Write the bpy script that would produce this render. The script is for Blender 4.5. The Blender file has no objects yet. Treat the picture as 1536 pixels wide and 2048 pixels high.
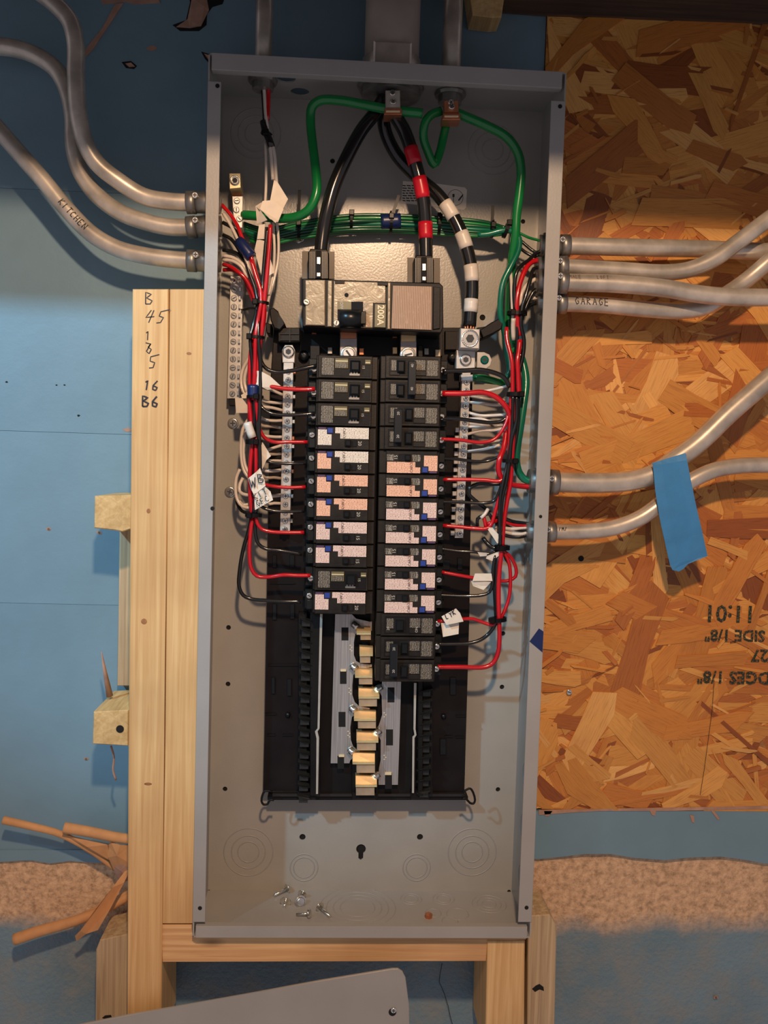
import bpy, bmesh, math, random
from mathutils import Vector, Matrix
random.seed(7)
SC = bpy.context.scene
COL = SC.collection
# ---------------------------------------------------------------- camera
F = 1739.76
CAM = Vector((-0.03942, -1.01513, 0.05433))
RX = Vector((0.99826742, -0.05038518, 0.03038913))
FW = Vector((0.05208181, 0.99696316, -0.05789592))
UP = Vector((-0.02737975, 0.05937834, 0.99785999))
cd = bpy.data.cameras.new('camera')
cd.sensor_fit = 'VERTICAL'; cd.sensor_height = 36.0; cd.lens = F * 36.0 / 2048.0
cd.clip_start = 0.01; cd.clip_end = 50
cam = bpy.data.objects.new('camera', cd); COL.objects.link(cam)
m = Matrix.Identity(4)
for i in range(3):
    m[i][0] = RX[i]; m[i][1] = UP[i]; m[i][2] = -FW[i]; m[i][3] = CAM[i]
cam.matrix_world = m
SC.camera = cam
# ---------------------------------------------------------------- world, lights, exposure
SC.view_settings.view_transform = 'Standard'; SC.view_settings.look = 'None'
SC.view_settings.exposure = 1.16; SC.view_settings.gamma = 1.0
try: SC.view_settings.use_curve_mapping = False
except Exception: pass
w = bpy.data.worlds.new('room_air'); SC.world = w; w.use_nodes = True
w.node_tree.nodes['Background'].inputs[0].default_value = (0.92, 0.84, 0.92, 1)
w.node_tree.nodes['Background'].inputs[1].default_value = 0.135
def lamp(name, kind, loc, target, power, color, size=None, **kw):
    l = bpy.data.lights.new(name, kind); l.energy = power; l.color = color
    if size is not None:
        if kind == 'AREA': l.shape = 'DISK'; l.size = size
        else: l.shadow_soft_size = size
    for k, v in kw.items(): setattr(l, k, v)
    o = bpy.data.objects.new(name, l); COL.objects.link(o); o.location = loc
    o.rotation_euler = (Vector(target) - Vector(loc)).to_track_quat('-Z', 'Y').to_euler()
    o['kind'] = 'helper'
    return o
lamp('ceiling_bulb', 'POINT', (0.01, -1.15, 0.68), (0, 0, 0), 22.0, (1.0, 0.66, 0.41), 0.028)
lamp('work_light', 'SPOT', (-1.15, -1.35, 0.98), (-0.27, 0, 0.09), 46.0, (0.38, 0.74, 1.0), 0.03, spot_size=math.radians(28), spot_blend=0.65)

# ---------------------------------------------------------------- pixel of the photograph + depth in mm before the enclosure's back -> point
def at(px, py, d=0.0):
    c = RX * ((px - 768.0) / F) + FW - UP * ((py - 1024.0) / F)
    t = (-d / 1000.0 - CAM.y) / c.y
    return CAM + c * t
def at_z(px, py, z):
    c = RX * ((px - 768.0) / F) + FW - UP * ((py - 1024.0) / F)
    return CAM + c * ((z - CAM.z) / c.z)

# ---------------------------------------------------------------- materials
class NT:
    def __init__(s, name):
        s.m = bpy.data.materials.new(name); s.m.use_nodes = True
        s.t = s.m.node_tree; s.b = s.t.nodes['Principled BSDF']
    def n(s, kind, **kw):
        x = s.t.nodes.new(kind)
        for k, v in kw.items(): setattr(x, k, v)
        return x
    def l(s, a, b): s.t.links.new(a, b)
    def ramp(s, fac, stops):
        r = s.n('ShaderNodeValToRGB'); s.l(fac, r.inputs[0])
        e = r.color_ramp.elements
        while len(e) < len(stops): e.new(0.5)
        for el, (p, c) in zip(e, stops): el.position = p; el.color = (*c[:3], 1)
        return r.outputs[0]
    def coords(s, scale=(1, 1, 1), kind='Object', rot=(0, 0, 0)):
        tc = s.n('ShaderNodeTexCoord'); mp = s.n('ShaderNodeMapping')
        mp.inputs['Scale'].default_value = scale; mp.inputs['Rotation'].default_value = rot
        s.l(tc.outputs[kind], mp.inputs[0]); return mp.outputs[0]
    def noise(s, vec, scale, detail=3, rough=0.5, dist=0.0):
        x = s.n('ShaderNodeTexNoise'); s.l(vec, x.inputs['Vector'])
        x.inputs['Scale'].default_value = scale; x.inputs['Detail'].default_value = detail
        x.inputs['Roughness'].default_value = rough; x.inputs['Distortion'].default_value = dist
        return x.outputs[0]
    def mix(s, fac, a, b):
        x = s.n('ShaderNodeMix', data_type='RGBA')
        if hasattr(fac, 'is_output'): s.l(fac, x.inputs[0])
        else: x.inputs[0].default_value = fac
        for v, i in ((a, 6), (b, 7)):
            if hasattr(v, 'is_output'): s.l(v, x.inputs[i])
            else: x.inputs[i].default_value = (*v[:3], 1)
        return x.outputs[2]
    def bump(s, h, strength, dist=0.001):
        b = s.n('ShaderNodeBump'); b.inputs['Strength'].default_value = strength
        b.inputs['Distance'].default_value = dist
        s.l(h, b.inputs['Height']); s.l(b.outputs[0], s.b.inputs['Normal'])
def mat(name, col, rough=0.5, metal=0.0, var=None, bump=None, coat=0.0, spec=0.5):
    x = NT(name); x.b.inputs['Roughness'].default_value = rough; x.b.inputs['Metallic'].default_value = metal
    x.b.inputs['Coat Weight'].default_value = coat; x.b.inputs['Specular IOR Level'].default_value = spec
    v = x.coords()
    sc, am = var or (60, 0.12)
    nz = x.noise(v, sc, 4)
    lo = tuple(c * (1 - am) for c in col); hi = tuple(min(1, c * (1 + am)) for c in col)
    x.l(x.ramp(nz, [(0.3, lo), (0.7, hi)]), x.b.inputs['Base Color'])
    if bump: x.bump(x.noise(v, bump[0], 2), bump[1], bump[2] if len(bump) > 2 else 0.0005)
    return x.m
M = {}
def wood(name, c0, c1, axis='z', rough=0.65, knots=0.12, end=False):
    x = NT(name); s = {'z': (62, 62, 1.6), 'x': (1.6, 62, 62), 'y': (60, 4, 60)}[axis]
    v = x.coords(s); g = x.noise(v, 3.0, 5, 0.6, 0.6)
    base = x.ramp(g, [(0.30, c0), (0.5, tuple((a + b) / 2 for a, b in zip(c0, c1))), (0.68, c1)])
    v2 = x.coords((1, 1, 1)); big = x.noise(v2, 9, 3)
    col = x.mix(x.ramp(big, [(0.45, (0, 0, 0)), (0.75, (0.45, 0.45, 0.45))]), base, tuple(c * 0.72 for c in c0))
    v3 = x.coords((14, 14, 5) if axis == 'z' else (5, 14, 14)); vor = x.n('ShaderNodeTexVoronoi'); x.l(v3, vor.inputs['Vector']); vor.inputs['Scale'].default_value = 1.3
    kn = x.ramp(vor.outputs['Distance'], [(0.0, (1, 1, 1)), (knots, (0, 0, 0))])
    col = x.mix(kn, col, (0.16, 0.07, 0.025))
    x.l(col, x.b.inputs['Base Color']); x.b.inputs['Roughness'].default_value = rough
    x.bump(g, 0.35, 0.0006); return x.m
M['panel'] = mat('grey_enamel', (0.35, 0.345, 0.33), 0.34, 0, (14, 0.06), (420, 0.22, 0.0004))
M['panel_back'] = mat('grey_enamel_back', (0.36, 0.345, 0.31), 0.27, 0, (14, 0.07), (420, 0.30, 0.0004))
M['black'] = mat('black_plastic', (0.008, 0.007, 0.007), 0.45, 0, (40, 0.3), (400, 0.1), spec=0.22)
M['tray'] = mat('tray_plastic', (0.010, 0.0075, 0.0075), 0.35, 0, (30, 0.3), (500, 0.1), spec=0.2)
M['breaker'] = mat('breaker_case', (0.016, 0.0125, 0.0095), 0.42, 0, (90, 0.4), (600, 0.15), spec=0.3)
M['breaker_dark'] = mat('breaker_toe', (0.008, 0.010, 0.010), 0.4, 0, (90, 0.3), spec=0.3)
M['handle'] = mat('handle_plastic', (0.006, 0.007, 0.008), 0.3, spec=0.35)
M['olive'] = mat('amp_window_plastic', (0.16, 0.13, 0.06), 0.35)
M['cream'] = mat('cream_edge', (0.75, 0.62, 0.38), 0.35)
M['blue_btn'] = mat('blue_button', (0.02, 0.05, 0.26), 0.4)
M['purple'] = mat('purple_strip', (0.09, 0.04, 0.10), 0.5)
M['zinc'] = mat('galvanised', (0.56, 0.51, 0.44), 0.34, 0.5, (38, 0.30), (120, 0.10))
M['zinc_dark'] = mat('die_cast', (0.30, 0.29, 0.27), 0.42, 0.8, (60, 0.3), (200, 0.2))
M['alu'] = mat('plated_bar', (0.62, 0.60, 0.56), 0.30, 0.45, (90, 0.15), (300, 0.1))
M['screw'] = mat('bright_screw', (0.80, 0.78, 0.72), 0.22, 0.95, (120, 0.15))
M['slot'] = mat('screw_slot', (0.03, 0.03, 0.03), 0.6)
M['copper'] = mat('copper', (0.62, 0.24, 0.12), 0.35, 0.8)
M['gold'] = mat('brassy_plating', (0.80, 0.56, 0.28), 0.36, 0.6, (40, 0.15), (120, 0.1))
M['red'] = mat('red_thhn', (0.52, 0.006, 0.012), 0.22, 0, (30, 0.15), coat=0.4)
M['blackw'] = mat('black_thhn', (0.010, 0.010, 0.010), 0.20, 0, (30, 0.2), coat=0.4)
M['white'] = mat('white_thhn', (0.70, 0.62, 0.54), 0.28, 0, (30, 0.1), coat=0.3)
M['green'] = mat('green_ground', (0.005, 0.20, 0.045), 0.25, 0, (30, 0.15), coat=0.3)
M['teal'] = mat('teal_ground', (0.004, 0.15, 0.085), 0.25, 0, (30, 0.15), coat=0.3)
M['dgreen'] = mat('dark_green_thhn', (0.006, 0.075, 0.03), 0.22, 0, (30, 0.2), coat=0.4)
M['redtape'] = mat('red_tape', (0.55, 0.006, 0.02), 0.3, 0, (50, 0.1))
M['whitetape'] = mat('white_tape', (0.72, 0.66, 0.58), 0.35, 0, (50, 0.05))
M['bluetape'] = mat('blue_electrical_tape', (0.008, 0.02, 0.10), 0.35)
M['paper'] = mat('white_label_cloth', (0.80, 0.72, 0.60), 0.6, 0, (90, 0.06))
M['ink'] = mat('marker_ink', (0.012, 0.012, 0.02), 0.5)
M['redink'] = mat('faint_red_ink', (0.35, 0.12, 0.08), 0.6)
M['lightprint'] = mat('light_print', (0.55, 0.50, 0.42), 0.5)
M['kraft'] = mat('kraft_paper', (0.58, 0.29, 0.12), 0.75, 0, (60, 0.12), (90, 0.3))
M['masking'] = mat('blue_painters_tape', (0.05, 0.25, 0.56), 0.6, 0, (40, 0.10), (500, 0.3))
M['clear'] = mat('smoky_shield', (0.20, 0.17, 0.13), 0.12, 0, (20, 0.1))
M['hole'] = mat('deep_hole', (0.006, 0.005, 0.005), 0.9)
M['teal_screw'] = mat('green_screw', (0.0, 0.17, 0.14), 0.25, 0.6)
M['pink'] = mat('torn_paper_facing', (0.42, 0.25, 0.18), 0.8, 0, (60, 0.2), (120, 0.4))
M['rust'] = mat('paint_scuff', (0.14, 0.10, 0.08), 0.7)
M['pine'] = wood('pine_stud', (0.60, 0.34, 0.13), (0.80, 0.54, 0.25), 'z')
M['pineh'] = wood('pine_sill', (0.58, 0.30, 0.12), (0.86, 0.56, 0.27), 'x')
M['pine_end'] = wood('pine_end_grain', (0.52, 0.32, 0.12), (0.78, 0.55, 0.25), 'y', knots=0.02)
M['oldwood'] = wood('weathered_post', (0.34, 0.23, 0.13), (0.60, 0.46, 0.28), 'z')
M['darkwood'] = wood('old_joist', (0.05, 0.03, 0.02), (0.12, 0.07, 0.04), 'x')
def printed(name, paper, ink, sx, sz, dens=0.52):
    x = NT(name); v = x.coords((sx, 1, sz)); wv = x.n('ShaderNodeTexWave'); wv.bands_direction = 'X'
    v2 = x.coords((1, 1, 1)); x.l(v2, wv.inputs['Vector']); wv.inputs['Scale'].default_value = sx / 6.0
    nz = x.noise(v, 1.0, 4, 0.7)
    a = x.ramp(wv.outputs[0], [(0.40, (0, 0, 0)), (0.50, (1, 1, 1))]); b = x.ramp(nz, [(dens - 0.05, (0, 0, 0)), (dens + 0.03, (1, 1, 1))])
    mm = x.n('ShaderNodeMath', operation='MULTIPLY'); x.l(a, mm.inputs[0]); x.l(b, mm.inputs[1])
    x.l(x.mix(mm.outputs[0], paper, ink), x.b.inputs['Base Color']); x.b.inputs['Roughness'].default_value = 0.5
    return x.m
M['lab_white'] = printed('white_rating_label', (0.86, 0.74, 0.60), (0.13, 0.09, 0.06), 1100, 1500)
M['lab_peach'] = printed('peach_rating_label', (0.90, 0.52, 0.34), (0.26, 0.07, 0.04), 1100, 1500)
M['lab_pink'] = printed('pale_pink_rating_label', (0.84, 0.62, 0.52), (0.18, 0.07, 0.06), 1100, 1500)
M['lab_black'] = printed('black_rating_label', (0.018, 0.014, 0.010), (0.42, 0.36, 0.27), 1100, 1500, 0.50)
M['lab_brown'] = printed('brown_striped_label', (0.42, 0.27, 0.17), (0.24, 0.13, 0.08), 1000, 90, 0.42)
def sheen_front():
    x = NT('creased_sheen_front'); v = x.coords(); nz = x.noise(v, 75, 3, 0.6, 1.2)
    x.l(x.ramp(nz, [(0.3, (0.30, 0.21, 0.12)), (0.7, (0.50, 0.37, 0.23))]), x.b.inputs['Base Color'])  # golden sheen of reflected lamplight put into the base colour
    x.b.inputs['Roughness'].default_value = 0.26; x.bump(nz, 0.5, 0.0012); return x.m
M['front'] = sheen_front()
def osb(name):
    x = NT(name); at_ = x.n('ShaderNodeAttribute', attribute_name='tint'); uv = x.n('ShaderNodeUVMap')
    mp = x.n('ShaderNodeMapping'); mp.inputs['Scale'].default_value = (35, 700, 1); x.l(uv.outputs[0], mp.inputs[0])
    g = x.noise(mp.outputs[0], 1.0, 4, 0.65, 0.3)
    dark = x.mix(1.0, at_.outputs[0], at_.outputs[0])
    mul = x.n('ShaderNodeMix', data_type='RGBA', blend_type='MULTIPLY'); mul.inputs[0].default_value = 1.0
    x.l(at_.outputs[0], mul.inputs[6]); x.l(x.ramp(g, [(0.25, (0.62, 0.52, 0.44)), (0.5, (0.95, 0.92, 0.9)), (0.75, (1, 1, 1))]), mul.inputs[7])
    v = x.coords(); st = x.noise(v, 22, 3)
    col = x.mix(x.ramp(st, [(0.55, (0, 0, 0)), (0.8, (0.35, 0.35, 0.35))]), mul.outputs[2], (0.30, 0.10, 0.03))
    x.l(col, x.b.inputs['Base Color']); x.b.inputs['Roughness'].default_value = 0.5
    x.bump(g, 0.4, 0.0005); return x.m
M['osb'] = osb('osb_strand')
M['osb_core'] = mat('osb_core', (0.36, 0.17, 0.06), 0.7, 0, (70, 0.35), (150, 0.6))
def paint(name, col, grit, bstr):
    x = NT(name); v = x.coords(); big = x.noise(v, 5, 4, 0.6)
    base = x.ramp(big, [(0.3, tuple(c * 0.86 for c in col)), (0.7, tuple(c * 1.1 for c in col))])
    x.l(base, x.b.inputs['Base Color']); x.b.inputs['Roughness'].default_value = 0.48
    x.bump(x.noise(v, grit, 5, 0.6), bstr, 0.002); return x.m
BLUE = (0.17, 0.285, 0.36)
M['blue'] = paint('blue_wall_paint', BLUE, 60, 0.22)
def foundation():
    x = NT('painted_foundation'); v = x.coords(); nz = x.noise(v, 14, 5, 0.6)
    sep = x.n('ShaderNodeSeparateXYZ'); tc = x.n('ShaderNodeTexCoord'); x.l(tc.outputs['Object'], sep.inputs[0])
    a = x.n('ShaderNodeMath', operation='MULTIPLY_ADD'); x.l(nz, a.inputs[0]); a.inputs[1].default_value = 0.05
    x.l(sep.outputs[2], a.inputs[2])
    f = x.ramp(a.outputs[0], [(0.0, (0, 0, 0)), (1.0, (1, 1, 1))])
    mr = x.n('ShaderNodeMapRange'); x.l(a.outputs[0], mr.inputs[0])
    mr.inputs[1].default_value = -0.505 + 0.012; mr.inputs[2].default_value = -0.505 + 0.036
    fine = x.noise(v, 130, 6, 0.7)
    sand = x.ramp(fine, [(0.35, (0.38, 0.24, 0.135)), (0.5, (0.62, 0.40, 0.235)), (0.68, (0.80, 0.54, 0.33))])
    bl = x.ramp(x.noise(v, 8, 5), [(0.3, tuple(c * 0.72 for c in BLUE)), (0.7, tuple(c * 0.98 for c in BLUE))])
    grey = x.mix(x.ramp(x.noise(v, 26, 5, 0.7), [(0.42, (0.1, 0.1, 0.1)), (0.66, (0.6, 0.6, 0.6))]), bl, (0.27, 0.255, 0.22))
    x.l(x.mix(mr.outputs[0], grey, sand), x.b.inputs['Base Color']); x.b.inputs['Roughness'].default_value = 0.7
    ad = x.n('ShaderNodeMath', operation='ADD'); x.l(x.noise(v, 30, 6, 0.65), ad.inputs[0]); x.l(x.noise(v, 200, 3), ad.inputs[1])
    x.bump(ad.outputs[0], 0.55, 0.003); return x.m
M['foundation'] = foundation()

# ---------------------------------------------------------------- mesh building
WL = {}
class MB:
    def __init__(s): s.v = []; s.f = []; s.mi = []; s.sm = []; s.uv = None
    def add(s, vs, fs, mi=0, smooth=False):
        o = len(s.v); s.v += [Vector(x) for x in vs]; s.f += [tuple(i + o for i in f) for f in fs]
        s.mi += [mi] * len(fs); s.sm += [smooth] * len(fs); return s
    def box(s, x0, x1, y0, y1, z0, z1, mi=0, ch=0.0):
        if ch <= 0:
            return s.add([(x0, y0, z0), (x1, y0, z0), (x1, y1, z0), (x0, y1, z0), (x0, y0, z1), (x1, y0, z1), (x1, y1, z1), (x0, y1, z1)],
                         [(0, 3, 2, 1), (4, 5, 6, 7), (0, 1, 5, 4), (1, 2, 6, 5), (2, 3, 7, 6), (3, 0, 4, 7)], mi)
        c = ch  # front (y0) edges chamfered
        vs = [(x0, y1, z0), (x1, y1, z0), (x1, y1, z1), (x0, y1, z1), (x0, y0 + c, z0), (x1, y0 + c, z0), (x1, y0 + c, z1), (x0, y0 + c, z1),
              (x0 + c, y0, z0 + c), (x1 - c, y0, z0 + c), (x1 - c, y0, z1 - c), (x0 + c, y0, z1 - c)]
        fs = [(0, 1, 2, 3)[::-1], (8, 9, 10, 11)]
        for a in range(4):
            b = (a + 1) % 4; fs += [(a, b, b + 4, a + 4), (a + 4, b + 4, b + 8, a + 8)]
        return s.add(vs, fs, mi)
    def prism(s, front, back, mi=0, smooth=False, ch=0.0):
        n = len(front)
        if ch > 0:
            c = sum(front, Vector()) / n; nrm = (front[0] - back[0])
            if nrm.length > 1e-9: nrm.normalize()
            mid = [p - nrm * ch for p in front]; fr = []
            for i in range(n):
                a = (front[i - 1] - front[i]).normalized(); b = (front[(i + 1) % n] - front[i]).normalized()
                d = a + b
                if d.length < 1e-4: d = nrm.cross(b)
                if d.dot(c - front[i]) < 0 and n < 7: d = -d
                fr.append(front[i] + d.normalized() * ch)
            s.add(fr + mid + list(back), [tuple(range(n)), tuple(range(3 * n - 1, 2 * n - 1, -1))] +
                  [(i, i + n, (i + 1) % n + n, (i + 1) % n) for i in range(n)] + [(i + n, i + 2 * n, (i + 1) % n + 2 * n, (i + 1) % n + n) for i in range(n)], mi)
            return s
        return s.add(list(front) + list(back), [tuple(range(n)), tuple(range(2 * n - 1, n - 1, -1))] + [(i, i + n, (i + 1) % n + n, (i + 1) % n) for i in range(n)], mi, smooth)
    def ext(s, poly, d1, d0, mi=0, ch=0.0):
        fr = [at(x, y, d1) for x, y in poly]; bk = [Vector((p.x, -d0 / 1000.0, p.z)) for p in fr]
        return s.prism(fr, bk, mi, ch=ch / 1000.0)
    def rect(s, x0, y0, x1, y1, d1, d0, mi=0, ch=0.0):
        return s.ext([(x0, y0), (x1, y0), (x1, y1), (x0, y1)], d1, d0, mi, ch)
    def lathe(s, prof, c, axis='y', n=16, mi=0, smooth=True):
        # prof: (radius, height along axis)
        vs = []; c = Vector(c)
        for r, h in prof:
            for k in range(n):
                a = 2 * math.pi * k / n; p, q = r * math.cos(a), r * math.sin(a)
                vs.append(c + (Vector((p, -h, q)) if axis == 'y' else Vector((p, q, h)) if axis == 'z' else Vector((h, p, q))))
        fs = []
        for i in range(len(prof) - 1):
            for k in range(n):
                fs.append((i * n + k, i * n + (k + 1) % n, (i + 1) * n + (k + 1) % n, (i + 1) * n + k))
        s.add(vs, fs, mi, smooth)
        o = len(s.v) - len(vs)
        if prof[0][0] > 1e-6: s.f.append(tuple(o + k for k in range(n))[::-1]); s.mi.append(mi); s.sm.append(False)
        if prof[-1][0] > 1e-6: s.f.append(tuple(o + (len(prof) - 1) * n + k for k in range(n))); s.mi.append(mi); s.sm.append(False)
        return s
    def tube(s, pts, r, n=10, mi=0, caps=True, rfun=None):
        rings = []; up = None
        for i, p in enumerate(pts):
            t = (pts[min(i + 1, len(pts) - 1)] - pts[max(i - 1, 0)])
            t = t.normalized() if t.length > 1e-9 else Vector((0, 0, 1))
            if up is None: up = t.orthogonal().normalized()
            up = (up - t * up.dot(t)); up = up.normalized() if up.length > 1e-6 else t.orthogonal().normalized()
            b = t.cross(up); rr = r if rfun is None else r * rfun(i / (len(pts) - 1))
            rings.append([p + (up * math.cos(2 * math.pi * k / n) + b * math.sin(2 * math.pi * k / n)) * rr for k in range(n)])
        vs = [v for q in rings for v in q]
        fs = [(i * n + k, i * n + (k + 1) % n, (i + 1) * n + (k + 1) % n, (i + 1) * n + k) for i in range(len(rings) - 1) for k in range(n)]
        s.add(vs, fs, mi, True)
        if caps:
            o = len(s.v) - len(vs)
            s.f += [tuple(o + k for k in range(n))[::-1], tuple(o + (len(rings) - 1) * n + k for k in range(n))]; s.mi += [mi, mi]; s.sm += [False, False]
        return s
    def mesh(s, name, mats):
        me = bpy.data.meshes.new(name)
        if not isinstance(mats, (list, tuple)): mats = [mats]
        me.from_pydata(s.v, [], s.f)
        for x in mats: me.materials.append(M[x] if isinstance(x, str) else x)
        me.polygons.foreach_set('material_index', s.mi); me.polygons.foreach_set('use_smooth', s.sm)
        bm = bmesh.new(); bm.from_mesh(me); bmesh.ops.recalc_face_normals(bm, faces=bm.faces); bm.to_mesh(me); bm.free()
        me.update(); return me
    def build(s, name, mats, parent=None, origin=None):
        lo = [min(v[i] for v in s.v) for i in range(3)]; hi = [max(v[i] for v in s.v) for i in range(3)]
        o = Vector(((lo[0] + hi[0]) / 2, (lo[1] + hi[1]) / 2, lo[2])) if origin is None else Vector(origin)
        s.v = [v - o for v in s.v]
        return link(name, s.mesh(name, mats), parent, o)
def link(name, me, parent=None, loc=(0, 0, 0), rot=None):
    ob = bpy.data.objects.new(name, me); COL.objects.link(ob); loc = Vector(loc)
    WL[ob.name] = loc
    if parent is not None:
        ob.parent = parent; ob.location = loc - WL[parent.name]
    else: ob.location = loc
    if rot is not None: ob.rotation_euler = rot
    return ob
LABELS = []
def tag(o, label=None, cat=None, group=None, kind=None):
    if label: o['label'] = label; LABELS.append(label)
    if cat: o['category'] = cat
    if group: o['group'] = group
    if kind: o['kind'] = kind
    return o
def thing(name, loc, label, cat, group=None):
    o = link(name, None, None, loc); return tag(o, label, cat, group)
def spline(pts, step=0.005):
    P = [Vector(p) for p in pts]; out = []
    if len(P) == 2: P = [P[0], (P[0] + P[1]) / 2, P[1]]
    Q = [P[0] * 2 - P[1]] + P + [P[-1] * 2 - P[-2]]
    for i in range(1, len(Q) - 2):
        a, b, c, d = Q[i - 1:i + 3]; n = max(2, int((c - b).length / step) + 1)
        ta = max((b - a).length, 1e-6) ** 0.5; tb = max((c - b).length, 1e-6) ** 0.5; tc = max((d - c).length, 1e-6) ** 0.5
        for k in range(n):
            t = ta + tb * k / n; t0, t1, t2, t3 = 0, ta, ta + tb, ta + tb + tc
            A1 = a * ((t1 - t) / (t1 - t0)) + b * ((t - t0) / (t1 - t0)); A2 = b * ((t2 - t) / (t2 - t1)) + c * ((t - t1) / (t2 - t1)); A3 = c * ((t3 - t) / (t3 - t2)) + d * ((t - t2) / (t3 - t2))
            B1 = A1 * ((t2 - t) / (t2 - t0)) + A2 * ((t - t0) / (t2 - t0)); B2 = A2 * ((t3 - t) / (t3 - t1)) + A3 * ((t - t1) / (t3 - t1))
            out.append(B1 * ((t2 - t) / (t2 - t1)) + B2 * ((t - t1) / (t2 - t1)))
    out.append(P[-1]); return out
def path(pts, d=None, step=0.005):
    return spline([at(p[0], p[1], p[2] if len(p) > 2 else d) for p in pts], step)
# screws: shared meshes
def screw_mesh(r, h, kind='cross', m0='screw', washer=0.0):
    b = MB()
    if washer: b.lathe([(washer, 0), (washer, 0.0008), (r, 0.0009)], (0, 0, 0), n=20)
    b.lathe([(r, 0), (r, h * 0.6), (r * 0.8, h)], (0, 0, 0), n=16)
    s = r * 0.62; t = r * 0.15
    y0, y1 = -h - 0.00012, -h + 0.0004
    if kind in ('cross', 'slot'): b.box(-s, s, y0, y1, -t, t, 1)
    if kind == 'cross': b.box(-t, t, y0 - 0.00005, y1, -s, s, 1)
    if kind == 'hex': b.lathe([(r * 0.5, 0), (r * 0.5, h + 0.00015)], (0, 0, 0), n=6, mi=1)
    return b.mesh('screw_head', [m0, 'slot'])
SM = {'small': screw_mesh(0.0031, 0.0016), 'slot': screw_mesh(0.0034, 0.0016, 'slot'), 'big': screw_mesh(0.0048, 0.003, 'cross', 'screw', 0.0062),
      'hex': screw_mesh(0.0066, 0.003, 'hex'), 'bolt': screw_mesh(0.007, 0.004, 'slot', 'alu', 0.009), 'green': screw_mesh(0.0048, 0.002, 'cross', 'teal_screw'),
      'conn': screw_mesh(0.0035, 0.003, 'cross', 'screw')}
def screw(kind, x, y, d, parent, name='screw', rot=None):
    return link(name, SM[kind], parent, at(x, y, d), (0, random.uniform(0, 3.1) if rot is None else rot, 0))
# lettering
_T = {}
def text_mesh(s, size, mname, thick=0.0002, extra=0.0):
    k = (s, size, mname)
    if k in _T: return _T[k]
    c = bpy.data.curves.new('txt', 'FONT'); c.body = s; c.size = size; c.extrude = thick / 2; c.offset = extra
    c.align_x = 'CENTER'; c.align_y = 'CENTER'; c.resolution_u = 2
    o = bpy.data.objects.new('txt', c); COL.objects.link(o)
    dg = bpy.context.evaluated_depsgraph_get(); me = bpy.data.meshes.new_from_object(o.evaluated_get(dg))
    bpy.data.objects.remove(o); me.materials.clear(); me.materials.append(M[mname]); me.name = 'lettering'
    _T[k] = me; return me
def letters(s, size, mname, parent, loc, roll=0.0, extra=0.0):
    # upright facing -Y, rolled clockwise in the wall plane by roll
    o = link('lettering', text_mesh(s, size, mname, extra=extra), parent, loc)
    o.rotation_euler = (Matrix.Rotation(roll, 4, 'Y') @ Matrix.Rotation(math.pi / 2, 4, 'X')).to_euler()
    return o
G = {'B': [[(0, 0), (0, 1), (.6, .85), (.1, .52), (.7, .3), (.5, .02), (0, 0)]], '4': [[(.35, 1), (0, .4), (.8, .5)], [(.6, 1), (.4, 0)]],
     '5': [[(1.1, 1.1), (.25, .9), (.2, .55), (.65, .45), (.5, .05), (.1, 0)]], '1': [[(.15, .8), (.4, 1), (.35, 0)]],
     '3': [[(0, 1), (.6, .9), (.25, .6), (.6, .4), (.3, 0), (0, .2), (.6, .95)]], '7': [[(0, .9), (.7, 1), (.3, 0)], [(.1, .5), (.6, .6), (.65, .3)]],
     '6': [[(.6, 1), (.1, .5), (.1, .1), (.5, 0), (.65, .3), (.2, .45)]], 'K': [[(0, 0), (0, 1)], [(.6, 1), (0, .5), (.6, 0)]], 'I': [[(.2, 0), (.2, 1)]],
     'T': [[(0, 1), (.7, 1)], [(.35, 1), (.35, 0)]], 'C': [[(.6, .85), (.3, 1), (0, .6), (.1, .1), (.6, .1)]], 'H': [[(0, 0), (0, 1)], [(.6, 0), (.6, 1)], [(0, .5), (.6, .5)]],
     'E': [[(.6, 1), (0, 1), (0, 0), (.6, 0)], [(0, .5), (.5, .5)]], 'N': [[(0, 0), (0, 1), (.6, 0), (.6, 1)]], 'G': [[(.6, .85), (.3, 1), (0, .5), (.3, 0), (.6, .2), (.6, .45), (.35, .45)]],
     'A': [[(0, 0), (.3, 1), (.65, 0)], [(.1, .4), (.55, .4)]], 'R': [[(0, 0), (0, 1), (.55, .8), (0, .5), (.6, 0)]], 'F': [[(.6, 1), (0, 1), (0, 0)], [(0, .5), (.5, .5)]],
     'W': [[(0, 1), (.2, 0), (.4, .7), (.6, 0), (.8, 1)]], '/': [[(0, 0), (.5, 1)]], ' ': [], 'M': [[(0, 0), (.1, 1), (.35, .4), (.6, 1), (.7, 0)]],
     'O': [[(.3, 1), (0, .6), (.2, 0), (.6, .3), (.3, 1)]], 'L': [[(0, 1), (0, 0), (.5, 0)]], 'Y': [[(0, 1), (.3, .5), (.6, 1)], [(.3, .5), (.3, 0)]]}
def ribbon(b, pts2, wd, fn, mi=0):
    # pts2 polyline in 2D; fn maps 2D -> 3D
    P = []
    for i in range(len(pts2) - 1):
        a, c = Vector(pts2[i]), Vector(pts2[i + 1]); n = 3
        for k in range(n): P.append(a.lerp(c, k / n))
    P.append(Vector(pts2[-1])); L, R_ = [], []
    for i, p in enumerate(P):
        t = (P[min(i + 1, len(P) - 1)] - P[max(0, i - 1)]); t = t.normalized() if t.length else Vector((1, 0)); nn = Vector((-t.y, t.x)) * wd / 2
        L.append(fn(p + nn)); R_.append(fn(p - nn))
    n = len(P); b.add(L + R_, [(i, i + 1, n + i + 1, n + i) for i in range(n - 1)], mi)
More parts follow.
